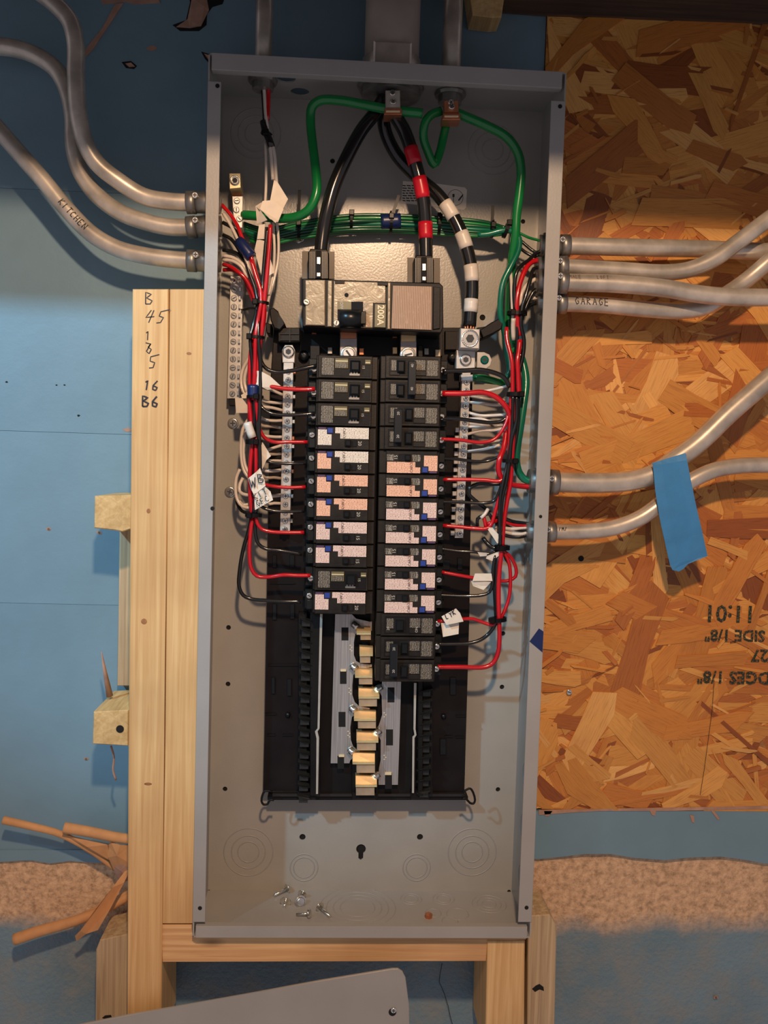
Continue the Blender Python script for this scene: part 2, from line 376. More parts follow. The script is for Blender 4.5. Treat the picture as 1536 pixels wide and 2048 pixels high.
def hand(s, fn, h, wd, adv=0.95, name='handwriting', parent=None, m='ink'):
    b = MB(); x = 0
    for ch in s:
        for st in G[ch]: ribbon(b, [(x + p[0] * h * 0.8, p[1] * h) for p in st], wd, fn)
        x += adv * h * 0.85
    return b.build(name, m, parent)
M['trimline'] = mat('pale_trim', (0.50, 0.48, 0.42), 0.35, 0.3)
M['clawm'] = mat('glossy_black_plastic', (0.022, 0.022, 0.02), 0.22)
M['trayedge'] = mat('tray_edge', (0.02, 0.017, 0.015), 0.3)
def brushed():
    x = NT('brushed_aluminium'); v = x.coords((900, 900, 12)); g = x.noise(v, 1.0, 4, .6)
    x.l(x.ramp(g, [(0.3, (0.36, 0.34, 0.32)), (0.7, (0.62, 0.59, 0.56))]), x.b.inputs['Base Color']); x.b.inputs['Metallic'].default_value = .75; x.b.inputs['Roughness'].default_value = .42
    return x.m
M['brushed'] = brushed()
M['gold2'] = mat('bright_fold', (0.95, 0.78, 0.42), 0.25, 0.7)
M['gold3'] = mat('dull_leaf', (0.66, 0.52, 0.36), 0.42, 0.4, (60, 0.2))
M['gold4'] = mat('yellowish_block', (0.72, 0.60, 0.36), 0.32, 0.7)
M['tie'] = mat('handle_tie_plastic', (0.010, 0.012, 0.014), 0.35, spec=0.35)
M['strap'] = mat('dull_strap', (0.36, 0.33, 0.33), 0.4, 0.5)
M['shroudrib'] = mat('shroud_rib', (0.05, 0.04, 0.03), 0.3)
M['tiep'] = mat('zip_tie_nylon', (0.005, 0.005, 0.005), 0.35, spec=0.2)
M['shaded_white'] = mat('shaded_white_thhn', (0.42, 0.33, 0.25), 0.3, 0, (30, 0.1), coat=0.3)  # darker copy of the white insulation, shade put into its colour
M['knotm'] = mat('knot_brown', (0.34, 0.15, 0.055), 0.6, 0, (200, 0.5))
# ================================================================ SETTING
def P_(x, y, d): return at(x, y, d)
def board(name, parent, poly, d1, d0, m, ch=0.0, kind=None):
    b = MB(); b.ext(poly, d1, d0, 0, ch); return tag(b.build(name, m, parent), kind=kind)
wall = tag(link('wall_back', None, None, (0, 0, 0)), kind='structure')
X0 = -0.95; X1 = at(1078, 400, -5).x
# blue boards in courses, tiny open joints between them
zs = [at(30, 1722, -5).z, at(60, 1207, -5).z, at(60, 863, -5).z, at(30, 377, -5).z, 0.5845]
b_low = None
for i in range(4):
    z0, z1 = zs[i] + 0.0001, zs[i + 1] - 0.0001
    b = MB(); b.prism([Vector((X0, .005, z0)), Vector((X1, .005, z0)), Vector((X1, .005, z1)), Vector((X0, .005, z1))],
                      [Vector((X0, .02, z0)), Vector((X1, .02, z0)), Vector((X1, .02, z1)), Vector((X0, .02, z1))], ch=0.0003)
    b.build('wall_board', 'blue', wall)
# lower right blue strip under the strand board, wavy lower edge
edge = [(1530, 1727), (1480, 1718), (1440, 1713), (1380, 1715), (1330, 1720), (1270, 1716), (1220, 1708), (1170, 1708), (1120, 1714), (1078, 1718), (1000, 1720)]
b = MB(); b.ext([(1000, 1622), (2200, 1622), (2200, 1724)] + edge, -1.5, -20); b.build('wall_board', 'blue', wall)
wavy = [(470, 1728), (300, 1728), (250, 1724), (190, 1726), (140, 1722), (100, 1727), (60, 1720), (0, 1724), (-200, 1722), (-700, 1722)]
b = MB(); b.ext([(-700, 1700), (470, 1700)] + wavy, -4.0, -18); b.build('torn_edge', 'blue', wall)
b = MB(); b.box(X0, 1.1, .0215, .06, -1.2, .584); b.build('wall_core', 'hole', wall)
# scraps of torn facing along the strip
for pts in ([(1078, 1620), (1536, 1612), (1536, 1618), (1330, 1622), (1200, 1622), (1130, 1626), (1078, 1630)], [(1088, 1622), (1105, 1622), (1098, 1632), (1090, 1632)],
            [(1300, 1622), (1312, 1622), (1310, 1632), (1304, 1630)], [(1421, 1620), (1427, 1620), (1440, 1638), (1436, 1640)], [(1380, 1630), (1388, 1632), (1389, 1646), (1384, 1644)]):
    board('torn_facing', wall, pts, -0.6, -1.5, 'pink')
for x, y, r in ((97, 1058, 6), (198, 1065, 6), (255, 860, 7), (172, 1518, 5), (157, 831, 3), (13, 764, 2.5), (113, 770, 2), (129, 770, 2), (303, 97, 8), (1432, 1995, 6)):
    b = MB(); n = 9; c = at(x, y, -4.6)
    q = [c + Vector((math.cos(a) * r * (1.3 if r > 6 else 1) , 0, math.sin(a) * r * .7)) * 0.00056 * random.uniform(.7, 1.2) for a in [2 * math.pi * k / n for k in range(n)]]
    b.prism(q, [v + Vector((0, .0006, 0)) for v in q]); b.build('paint_chip', 'pink' if r > 4 else 'hole', wall)
    if r in (5, 6): b = MB(); b.lathe([(.0012, 0), (.0012, .0006)], at(x, y, -4.2), n=8); b.build('nail_hole', 'rust', wall)
# torn holes near the top
for hole, curl in (([(345, 50), (372, 40), (380, 5), (378, -12), (452, -12), (445, 8), (425, 14), (414, 28), (413, 50), (398, 62), (360, 62)], [(375, 38), (384, -5), (412, -12), (418, 20), (402, 52), (380, 56), (352, 54)]),
                   ([(243, 124), (262, 122), (274, 132), (268, 138), (252, 136)], [(250, 127), (262, 125), (270, 133), (258, 134)]),
                   ([(402, 103), (424, 110), (438, 120), (420, 128), (410, 118)], [(408, 107), (424, 112), (432, 120), (420, 124)])):
    b = MB(); b.ext(hole, -4.7, -5.5); o = b.build('torn_hole', 'hole', wall)
    b = MB(); q = [at(x, y, -4.2 + (3.5 if i % 3 == 1 else 0)) for i, (x, y) in enumerate(curl)]
    b.prism(q, [v + Vector((0, .0005, 0)) for v in q]); b.build('torn_facing', 'pink', wall)
# diagonal torn seam with pale facing, upper left
board('torn_facing', wall, [(230, 8), (247, 6), (185, 100), (168, 116), (165, 105), (205, 55)], -4.0, -5, 'pink')
board('torn_facing', wall, [(195, -20), (310, -20), (320, 5), (270, 8), (250, 3), (205, 8)], -3.8, -5, 'pink')
# foundation below
b = MB(); nx, nz = 40, 16; xa, xb, za, zb = X0, 1.1, -1.2, at(30, 1690, -12).z
vs = []
for j in range(nz + 1):
    for i in range(nx + 1):
        vs.append((xa + (xb - xa) * i / nx, 0.0085 + random.uniform(-.0015, .0015) - (0.006 if zb - .3 > za + (zb - za) * j / nz else 0.0), za + (zb - za) * j / nz))
b.add(vs, [(j * (nx + 1) + i, j * (nx + 1) + i + 1, (j + 1) * (nx + 1) + i + 1, (j + 1) * (nx + 1) + i) for j in range(nz) for i in range(nx)], 0, True)
o = len(b.v); b.add([(xa, .055, za), (xb, .055, za), (xb, .055, zb), (xa, .055, zb)], [(0, 1, 2, 3)])
tag(b.build('wall_foundation', 'foundation', None, (0, 0, 0)), kind='structure')
b = MB(); crk = [(884, 1925), (880, 1945), (878, 1962), (888, 1985), (896, 2010), (900, 2030), (908, 2060), (912, 2100)]
P2 = [Vector((at(x, y, -5).x, at(x, y, -5).z)) for x, y in crk]; ribbon(b, P2, 0.0007, lambda p: Vector((p.x, .0035, p.y)))
b.build('wall_crack', 'hole', wall)
# dark joist space above the boards, ceiling and the joist that shades the top of the wall
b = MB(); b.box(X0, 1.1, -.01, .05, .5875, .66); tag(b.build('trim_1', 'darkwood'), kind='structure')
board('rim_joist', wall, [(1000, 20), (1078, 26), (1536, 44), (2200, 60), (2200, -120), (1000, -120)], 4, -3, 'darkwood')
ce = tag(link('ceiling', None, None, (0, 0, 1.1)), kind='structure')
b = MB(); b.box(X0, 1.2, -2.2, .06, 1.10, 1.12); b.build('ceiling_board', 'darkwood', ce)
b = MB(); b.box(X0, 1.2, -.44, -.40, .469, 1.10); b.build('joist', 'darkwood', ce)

# ================================================================ ORIENTED STRAND BOARD
xs0, xs1, zt, zbm = X1 + .0006, 1.02, at(1300, 34, -4).z, at(1300, 1619, -4).z
brd = thing('strand_board', ((xs0 + xs1) / 2, -.004 + .008, zbm), 'large orange-brown sheet of oriented strand board on the wall right of the grey box', 'board')
b = MB(); b.box(xs0, xs1, .0042, .016, zbm, zt); b.build('core', 'osb_core', brd)
TINTS = [(0.655, 0.298, 0.061), (0.585, 0.234, 0.042), (0.725, 0.363, 0.088), (0.526, 0.193, 0.035), (0.433, 0.140, 0.026), (0.632, 0.281, 0.056), (0.796, 0.433, 0.129), (0.562, 0.222, 0.041), (0.679, 0.322, 0.070), (0.281, 0.082, 0.016), (0.491, 0.164, 0.033), (0.702, 0.339, 0.076)]
def flakes(n, d_lo, d_hi, big, name, single, par):
    allv, allf, alluv, allt = [], [], [], []
    for k in range(n):
        L = random.uniform(.045, .15) if big else random.uniform(.02, .08); W = L * random.uniform(.16, .42) if random.random() < .82 else random.uniform(.004, .010)
        W = min(W, .036)
        if name == 'splinters': L *= .6; W = random.uniform(.0015, .006)
        if single: cx = random.uniform(xs0, xs0 + .30); cz = random.uniform(zbm, zt)
        else: cx = random.uniform(xs0, xs1); cz = random.uniform(zbm, zt)
        a = random.gauss(0, 0.6) if random.random() < .75 else random.uniform(0, 3.14)
        npt = random.choice((5, 6, 7)); loc = []
        tl = [(-.5, -.5 + random.uniform(0, .4)), (-.5 + random.uniform(0, .15), .5), (random.uniform(-.1, .2), .5 - random.uniform(0, .12)), (.5 - random.uniform(0, .2), .5), (.5, random.uniform(-.4, .3)), (.5 - random.uniform(0, .25), -.5), (random.uniform(-.2, .1), -.5 + random.uniform(0, .15))]
        ca, sa = math.cos(a), math.sin(a); yb = random.uniform(d_lo, d_hi); ty = random.uniform(-.006, .006); tz = random.uniform(-.035, .035)
        fr, uv = [], []
        for (u, v) in tl:
            uu, vv = u * L, v * W; x = cx + uu * ca - vv * sa; z = cz + uu * sa + vv * ca
            x = min(max(x, xs0), xs1); z = min(max(z, zbm), zt)
            fr.append(Vector((x, -yb + uu * ty + vv * tz, z))); uv.append((uu + k * .37, vv + k * .11))
        bk = [Vector((p.x, .0048, p.z)) for p in fr]; m_ = len(fr)
        t = random.choice(TINTS); k_ = random.uniform(.9, 1.1); t = tuple(c * k_ for c in t)
        fs = [tuple(range(m_))] + [(i, i + m_, (i + 1) % m_ + m_, (i + 1) % m_) for i in range(m_)]
        if single:
            mk(par, name, fr + bk, fs, uv + uv, [t] * 1)
        else:
            o_ = len(allv); allv += fr + bk; allf += [tuple(i + o_ for i in f) for f in fs]; alluv += uv + uv; allt += [t] * (2 * m_)
    if not single: return mk(par, name, allv, allf, alluv, allt)
def mk(par, name, vs, fs, uv, tints):
    me = bpy.data.meshes.new(name); o = sum(vs, Vector()) / len(vs); me.from_pydata([v - o for v in vs], [], fs); me.materials.append(M['osb'])
    l = me.uv_layers.new(name='UVMap'); ca = me.color_attributes.new('tint', 'FLOAT_COLOR', 'POINT')
    for lp in me.loops: l.data[lp.index].uv = uv[lp.vertex_index]
    for i in range(len(vs)): ca.data[i].color = (*(tints[i] if len(tints) > 1 else tints[0]), 1)
    bm = bmesh.new(); bm.from_mesh(me); bmesh.ops.recalc_face_normals(bm, faces=bm.faces); bm.to_mesh(me); bm.free()
    return link(name, me, par, o)
tag(flakes(2600, -.0042, -.0030, False, 'small_strands', False, brd), kind='stuff')
tag(flakes(900, -.0034, -.0026, True, 'deep_strands', False, brd), kind='stuff')
flakes(285, -.0030, -.0008, True, 'strand', True, brd)
tag(flakes(500, -.0018, -.0004, False, 'splinters', False, brd), kind='stuff')
# stamp, printed upside down
def stamp(s, x, y, px_h): return letters(s, px_h * .00058 * 1.38, 'stampink', brd, at(x, y, -0.5), math.pi, 0.0005)
x_ = NT('stencil_ink'); v_ = x_.coords(); nz_ = x_.noise(v_, 420, 2)
x_.l(x_.ramp(nz_, [(0.50, (0.012, 0.022, 0.012)), (0.66, (0.20, 0.12, 0.04))]), x_.b.inputs['Base Color']); M['stampink'] = x_.m
stamp('11:01', 1460, 1226, 36); stamp('SIDE 1/8"', 1470, 1270, 24); stamp('27', 1520, 1310, 26); stamp('EDGES 1/8"', 1476, 1354, 26)
# a screw in the board, dark nail hole
tag(screw('slot', 1138, 1384, -.5, brd), 'small dark screw head')
b = MB(); b.lathe([(.0035, 0), (.0035, .0004)], at(1162, 1117, -.8), n=10); b.build('nail_hole', 'hole', brd)
P2 = [Vector((at(x, y, -.8).x, at(x, y, -.8).z)) for x, y in ((1428, 1360), (1424, 1420), (1416, 1480), (1408, 1540), (1400, 1590))]
b = MB(); ribbon(b, P2, 0.0006, lambda p: Vector((p.x, .0003, p.y))); b.build('scratch', 'hole', brd)

# ================================================================ LUMBER
def timber(name, poly, d1, d0, m, label, cat='lumber', ch=1.2, group=None):
    b = MB(); b.ext(poly, d1, d0, 0, ch); return tag(b.build(name, m), label, cat, group)
st1 = timber('stud', [(265, 578), (337, 578), (335, 1000), (326, 1500), (322, 2100), (254, 2100), (256, 1600), (261, 1000)], 90, 3, 'pine', 'pale pine stud with black handwritten numbers near its top, outer of the pair')
st2 = timber('stud', [(339.5, 578), (413.5, 578), (404, 1000), (395, 1450), (387, 1848), (324, 1848), (329, 1500), (338, 1000)], 89, 3, 'pine', 'plain pale pine stud squeezed between the numbered stud and the grey box')
def wr(s, x, y, h, wd=.0011, slant=0.0, par=None, d=90.3):
    o = at(x, y, d)
    return hand(s, lambda p: Vector((o.x + p.x + slant * p.y, o.y, o.z + p.y)), h, wd, 1.0, parent=par)
wr('B', 291, 608, .012, par=st1); wr('45', 289, 645, .013, slant=.25, par=st1); wr('1', 290, 680, .009, par=st1); wr('3', 293, 707, .011, slant=-.1, par=st1)
wr('5', 296, 736, .013, par=st1); wr('16', 287, 780, .010, .0015, .1, par=st1); wr('B6', 285, 813, .011, .0018, par=st1)
for x, y, rx, ry, st in ((297, 1022, 4, 5, st1), (288, 1243, 6, 6, st1), (378, 707, 5, 3, st2), (296, 1568, 8, 3, st1)):
    b = MB(); n = 12; c = at(x, y, 90.15 if st is st1 else 89.15); q = [c + Vector((math.cos(a) * rx * .00052, 0, math.sin(a) * ry * .00052)) for a in [2 * math.pi * k / n for k in range(n)]]
    b.prism(q, [v + Vector((0, .0004, 0)) for v in q]); b.build('knot', 'knotm', st)
sill = timber('sill_board', [(321, 1850), (384, 1850), (384, 1874), (1052, 1872), (1052, 1880), (973, 1881), (973, 1923), (324, 1925)], 88, 2, 'pineh', 'horizontal pine board directly beneath the grey box')
timber('post', [(975, 1882), (1050, 1882), (1048, 2110), (970, 2110)], 90, 4, 'pine', 'pale pine post below the right end of the horizontal board')
p = timber('post', [(1056, 1832), (1100, 1829), (1112, 1850), (1113, 1880), (1108, 2110), (1054, 2110)], 60, 3, 'oldwood', 'weathered grey-brown post with a black knot at the right edge of the pale post')
b = MB(); q = [at(x, y, 60.2) for x, y in ((1064, 1978), (1072, 1971), (1079, 1968), (1087, 1974), (1088, 1982), (1079, 1979), (1070, 1984))]; b.prism(q, [v + Vector((0, .0005, 0)) for v in q]); b.build('knot', 'hole', p)
p = timber('post', [(192, 1900), (200, 1880), (258, 1868), (258, 2110), (190, 2110)], 55, 3, 'oldwood', 'weathered post low on the left beneath the brown paper rolls')
b = MB(); q = [at(x, y, 55.2) for x, y in ((204, 2036), (210, 2031), (222, 2030), (224, 2036), (214, 2040))]; b.prism(q, [v + Vector((0, .0005, 0)) for v in q]); b.build('knot', 'hole', p)
timber('batten', [(239, 1050), (268, 1050), (268, 1372), (234, 1372)], 12, -3, 'oldwood', 'thin greyish batten flat on the blue wall beside the numbered stud')
t1 = timber('wood_block', [(189, 992), (263, 990), (262, 1058), (245, 1064), (230, 1061), (188, 1056)], 88, 3, 'pine_end', 'rough-sawn block end jutting from the stud, upper of the two')
t2 = timber('wood_block', [(187, 1424), (257, 1420), (256, 1492), (185, 1488)], 88, 3, 'pine_end', 'smooth block end with a dark drilled hole, lower of the two')
b = MB(); b.lathe([(.0042, 0), (.0042, .0004)], at(240, 1458, 88), n=12); b.build('drilled_hole', 'hole', t2)
b = MB(); b.tube([at(203, 1304, 55), at(210, 1345, 48), at(219, 1392, 40)], .0035, 5, rfun=lambda t: .15 + t); tag(b.build('wood_splinter', 'pink'), 'thin pinkish wood splinter standing up behind the lower block', 'splinter')
b = MB(); b.tube(path([(222, 1492, 60), (228, 1515, 58), (226, 1540, 57), (232, 1560, 56)]), .0012, 6); tag(b.build('torn_fiber', 'pink'), 'twisted pinkish shred hanging under the lower block', 'shred')
b = MB(); b.ext([(936, -30), (1012, -30), (1003, 34), (985, 35), (945, 30)], 30, -3, ch=1); tag(b.build('wood_offcut', 'pine_end'), 'pale offcut of wood hanging at the top edge right of the conduits', 'lumber')

# ================================================================ GREY ENCLOSURE
fTL, fTR, fBL, fBR = at(424, 114, 100), at(1134, 145, 100), at(386, 1875.6, 100), at(1058, 1873, 100)
W2 = .1822; ZT = .4605; ZB = -.4605; T = .0015; D = .100
xl, xr = -W2, W2
box = thing('panel_enclosure', (0, -.05, ZB), 'open grey sheet-metal electrical panel box in the middle of the wall', 'electrical box')
def plate(name, outer, holes, fn, th, mats, parent):
    # flat plate in 2D with holes, extruded by th along the normal that fn's third argument drives
    bm = bmesh.new(); es = []
    for loop in [outer] + holes:
        vs = [bm.verts.new(fn(u, v, 0)) for u, v in loop]
        es += [bm.edges.new((vs[i], vs[(i + 1) % len(vs)])) for i in range(len(vs))]
    bmesh.ops.triangle_fill(bm, edges=es, use_beauty=True)
    r = bmesh.ops.extrude_face_region(bm, geom=bm.faces[:]); dv = Vector(fn(0, 0, th)) - Vector(fn(0, 0, 0))
    bmesh.ops.translate(bm, vec=dv, verts=[g for g in r['geom'] if isinstance(g, bmesh.types.BMVert)])
    bmesh.ops.recalc_face_normals(bm, faces=bm.faces)
    o = Vector(fn(outer[0][0], outer[0][1], 0))
    bmesh.ops.translate(bm, vec=-o, verts=bm.verts); me = bpy.data.meshes.new(name); bm.to_mesh(me); bm.free()
    me.materials.append(M[mats]); return link(name, me, parent, o)
def circ(u, v, r, n=20, sy=1.0): return [(u + r * math.cos(2 * math.pi * k / n), v + r * sy * math.sin(2 * math.pi * k / n)) for k in range(n)]
hb = []
def bp(x, y): q = at(x, y, 0); return q.x, q.z
for x, y, r in ((605, 1674, .0037), (840, 1674, .0037), (665, 322, .0028), (1046, 443, .0026), (965, 635, .0034), (457, 1255, .0028), (456, 1368, .0028), (450, 1578, .0028), (1006, 1267, .0028), (1004, 1374, .0028), (996, 1579, .0028)):
    u, v = bp(x, y); hb.append(circ(u, v, r, 14))
u, v = bp(722, 1698); ky = [(u + .0058 * math.cos(a), v + .0058 * math.sin(a)) for a in [math.radians(300 - i * 20) for i in range(-0, 13)]]
ky = [(u + .0058 * math.cos(math.radians(a)), v + .0058 * math.sin(math.radians(a))) for a in range(-60, 241, 20)] + [(u - .0028, v - .0115), (u, v - .0135), (u + .0028, v - .0115)]
hb.append(ky)
b = MB(); b.box(xl, xr, .0020, .0040, ZB, ZT); b.build('hole_shade_sheet', 'hole', box)  # black sheet added behind the panel so its holes look shaded
plate('back_panel', [(xl, ZB), (xr, ZB), (xr, ZT), (xl, ZT)], hb, lambda a, c, t: (a, t, c), T, 'panel_back', box)
yf, yb = -D, 0
def wbox(name, x0, x1, y0, y1, z0, z1, m='panel', ch=0, par=box):
    b = MB(); b.box(x0, x1, y0, y1, z0, z1, 0, ch); return b.build(name, m, par)
wbox('side_wall', xl - T, xl, yf, yb + T, ZB, ZT); wbox('side_wall', xr, xr + T, yf, yb + T, ZB, ZT)
# top wall with knocked-out openings, bottom wall whole
th = []
for x, y, r in ((572, 157, .0105), (600, 184, .0105), (527, 152, .0105)):
    q = at_z(x, y, ZT); th.append(circ(q.x, q.y, r, 18))
q = at_z(772, 182, ZT); hub = (q.x, -.050)
plate('top_wall', [(xl, yf), (xr, yf), (xr, yb), (xl, yb)], th, lambda a, c, t: (a, c, ZT + t), T, 'panel', box)
wbox('bottom_wall', xl, xr, yf, yb, ZB - T, ZB)
# front lips
def lip(name, poly, holes=()):
    b = MB(); b.ext(poly, 101.2, 100, 0, .5); o = b.build(name, 'panel', box)
    for x, y in holes:
        b = MB(); b.lathe([(.0022, 0), (.0022, .0003)], at(x, y, 101.25), n=12); b.build('screw_hole', 'hole', o)
    return o
def fx(z, side, w0, w1): return None
def lp(name, x0, x1, z0, z1, holes=(), r=.002):
    pts = [Vector((x0, -D - .0012, z1)), Vector((x1, -D - .0012, z1)), Vector((x1, -D - .0012, z0)), Vector((x0, -D - .0012, z0))]
    b = MB(); b.prism(pts, [v + Vector((0, .0012, 0)) for v in pts], ch=.0004); o = b.build(name, 'panel', box)
    for x, z, rr in holes:
        b = MB(); b.lathe([(rr, 0), (rr, .0003)], (x, -D - .0012, z), n=12); b.build('screw_hole', 'hole', o)
    return o
zl = at(430, 163, 101).z; zrr = at(1120, 202, 101).z; zlb = at(400, 1844, 101).z
lp('front_lip', xl - T, xl + .0118, zlb, zl, [(at(435, 172, 101).x, at(435, 172, 101).z, .0022), (at(425, 1017, 101).x, at(425, 1017, 101).z, .0022), (at(400, 1816, 101).x, at(400, 1816, 101).z, .0022)])
lp('front_lip', xr - .0135, xr + T, zlb + .001, zrr, [(at(1120, 213, 101).x, at(1120, 213, 101).z, .0022), (at(1081, 1033, 101).x, at(1081, 1033, 101).z, .0018), (at(1053, 1815, 101).x, at(1053, 1815, 101).z, .0022)])
lp('front_lip', xl + .002, xr - .003, ZT - .0150, ZT + T); lp('front_lip', xl + .002, xr - .003, ZB - T, ZB + .0115)
# corner shelves: the rolled return of top and bottom lips
wbox('lip_return', xl + .002, xr - .003, -D, -D + .009, ZT - .0152, ZT - .0142); wbox('lip_return', xl + .002, xr - .003, -D, -D + .007, ZB + .0105, ZB + .0115)
# embossed knockout rings
def ring3(c, r, ax='y', t=.0006, squash=1.0, name='knockout'):
    b = MB(); pts = []; n = 40
    for k in range(n + 1):
        a = 2 * math.pi * k / n; u, v = r * math.cos(a), r * math.sin(a)
        pts.append(Vector(c) + (Vector((u, 0, v)) if ax == 'y' else Vector((u, v, 0)) if ax == 'z' else Vector((0, u, v))))
    b.tube(pts, t, 6, caps=False); return b
def knock(c, radii, ax='y'):
    par = None
    for i, r in enumerate(radii):
        o = ring3(c, r, ax).build('knockout_ring', 'panel', box if par is None else par)
        if par is None: par = o
for x, y, rr in ((497, 1704, (.0125, .020, .029)), (944, 1704, (.0125, .020, .029)), (608, 1735, (.0125, .0165)), (833, 1735, (.0125, .0165)), (512, 268, (.012, .020, .028)), (985, 300, (.012, .020, .028))):
    knock(at(x, y, .1), rr)
for x, y, rr in ((715, 1815, (.020, .028, .036, .044)), (822, 1798, (.008, .0125)), (887, 1798, (.008, .0125)), (978, 1808, (.008, .014, .020)), (915, 1828, (.0125,)), (866, 1826, (.009,)), (900, 1842, (.009,))):
    q = at_z(x, y, ZB); knock((q.x, max(-.07, min(-.03, q.y)) if rr[0] > .015 else q.y, ZB), rr, 'z')
for z in (-.30, -.36, -.12, -.42): knock((xr, -.05, z), (.011, .0155), 'x')
# small dark slots in the lower corners of the fold
for x, y in ((418, 1783), (1018, 1783)):
    b = MB(); b.lathe([(.0022, 0), (.0022, .0004)], at(x, y, .3), n=8); b.build('weep_hole', 'hole', box)
b = MB(); b.ext([(1060, 1270), (1083, 1256), (1086, 1303)], 101.6, 101.25); b.ext([(1083, 1256), (1087, 1262), (1086, 1303)], 101.6, 101.25)
b = MB(); b.ext([(1059, 1283), (1078, 1257), (1087, 1263), (1085, 1305)], 101.5, 101.25); tag(b.build('tape_scrap', 'bluetape'), 'dark blue tape corner stuck on the right lip of the grey box', 'tape')
# sheet-metal screws in the back panel
for x, y, lab in ((466, 847, 'screw in the back panel beside the left ground bar foot'), (460, 984, 'screw in the back panel low on the left beside tan wires'), (598, 476, 'screw in the back panel under the left end of the green wires')):
    tag(screw('big', x, y, .3, None, 'mounting_screw'), 'round silver ' + lab, 'screw', 'mounting screws in the back panel')
# stickers on the back panel
q0 = at(805, 364, .2)
lab = MB(); lab.ext([(806, 362), (872, 367), (930, 375), (934, 380), (932, 416), (927, 420), (802, 406)], .35, .1); lab = tag(lab.build('warning_sticker', 'paper'), 'cream wiring sticker with text lines and a round diagram behind the cables', 'sticker')
b = MB()
for k in range(7):
    x = 805; y = 370 + k * 5.0
    while x < 842 + 3 * (k % 2):
        wv = random.uniform(4, 9); b.ext([(x, y), (x + wv, y + .6), (x + wv, y + 2.6), (x, y + 2)], .5, .4); x += wv + 1.8
tag(b.build('printed_lines', 'ink', lab), kind='stuff')
b = MB(); c = at(911, 395, .55); pts = [c + Vector((.0088 * math.cos(a), 0, .0088 * math.sin(a))) for a in [math.pi * 2 * k / 24 for k in range(25)]]
b.tube(pts, .00022, 4, caps=False); b.build('diagram_circle', 'ink', lab)
b = MB(); b.ext([(916, 400), (924, 390), (927, 388), (925, 393), (918, 402)], .6, .4); b.build('diagram_needle', 'ink', lab)
b = MB(); b.rect(905, 388, 909, 394, .6, .4); b.build('diagram_block', 'ink', lab); b = MB(); b.rect(906.5, 394, 907.5, 407, .6, .4); b.build('diagram_stem', 'ink', lab)
for x, y, t_, sz in ((568, 392, 'AWG', 9), (733, 405, '4-79', 8)):
    pass
# ================================================================ PLASTIC INTERIOR TRAY, RAILS, BUS BARS
tray = thing('interior_tray', at(735, 1600, 22), 'black plastic interior tray that carries the bus bars and breakers', 'panel interior')
TL = [(548, 655), (940, 655), (946, 700), (939, 1230), (929, 1585), (526, 1583), (535, 1228), (541, 760)]
b = MB(); b.ext(TL, 24, 14, 0, 1); b.build('base', 'tray', tray)
b = MB(); b.rect(636, 1222, 832, 1588, 27, 24, 0, .5); b.build('center_bed', 'black', tray)
for x0, x1 in ((612, 640), (828, 846)):
    b = MB(); b.rect(x0 + 8, 690, x1, 1592, 45, 24, 0, 1); b.build('rail', 'black', tray)
for pts in ([(640, 1228), (645, 1228), (639, 1457), (635, 1463), (638, 1475), (636, 1588), (632, 1588), (633, 1477), (630, 1463), (635, 1457)],
            [(828, 1366), (833, 1366), (831, 1458), (833, 1470), (829, 1476), (828, 1586), (824, 1586), (825, 1474), (829, 1470), (827, 1458)]):
    b = MB(); b.ext(pts, 46.5, 45); b.build('bright_edge', 'alu' if 0 else 'trimline', tray)
# hook claws on the rails
cb = MB(); cb.prism([Vector((0, -.012, 0)), Vector((.013, -.009, -.0035)), Vector((.016, -.006, -.0065)), Vector((.004, -.008, -.005))],
                    [Vector((0, 0, 0)), Vector((.013, 0, -.0035)), Vector((.016, 0, -.0065)), Vector((.004, 0, -.005))]); cb.box(.002, .012, -.004, 0, -.011, -.005)
cm = cb.mesh('hook_claw', 'clawm')
cb = MB(); cb.prism([Vector((0, -.012, 0)), Vector((-.013, -.009, -.0035)), Vector((-.016, -.006, -.0065)), Vector((-.004, -.008, -.005))],
                    [Vector((0, 0, 0)), Vector((-.013, 0, -.0035)), Vector((-.016, 0, -.0065)), Vector((-.004, 0, -.005))]); cb.box(-.012, -.002, -.004, 0, -.011, -.005)
cm2 = cb.mesh('hook_claw', 'clawm')
y = 1232
k = 0
while y < 1590:
    link('hook_claw', cm, tray, at(601 - (y - 1232) * .017, y, 38)); y += 21.5 + (2 if k % 2 else -1); k += 1
y = 1372
while y < 1590:
    link('hook_claw', cm2, tray, at(864 - (y - 1372) * .02, y, 38)); y += 22.4
b = MB(); b.rect(597, 1224, 614, 1590, 38, 24, 0, .5); b.build('rail', 'black', tray); b = MB(); b.rect(846, 1224, 866, 1588, 38, 24, 0, .5); b.build('rail', 'black', tray)
# moulded seams and pegs of the tray
for x0, x1, y in ((536, 600, 1330), (530, 552, 1428), (534, 550, 1470), (565, 585, 1470), (890, 905, 1473), (912, 932, 1432), (910, 928, 1474), (540, 590, 1166), (880, 900, 1172)):
    b = MB(); b.rect(x0, y - 1, x1, y + 1.5, 26, 24); b.build('seam', 'black', tray)
for x, y in ((576, 1429), (887, 1432)):
    b = MB(); b.lathe([(.003, 0), (.003, .003), (.001, .004)], at(x, y, 24), n=10); b.build('peg', 'handle', tray)
for x0, y0, x1, y1 in ((545, 1110, 553, 1135), (579, 1110, 589, 1135), (545, 1208, 553, 1240), (580, 1208, 589, 1238), (543, 1355, 550, 1388), (574, 1358, 583, 1392), (885, 1120, 900, 1140), (915, 1116, 925, 1140), (880, 1478, 892, 1510), (900, 1355, 912, 1390), (700, 690, 712, 700)):
    b = MB(); b.rect(x0, y0, x1, y1, 26.5, 24, 0, .5); b.build('slot_frame', 'handle', tray)
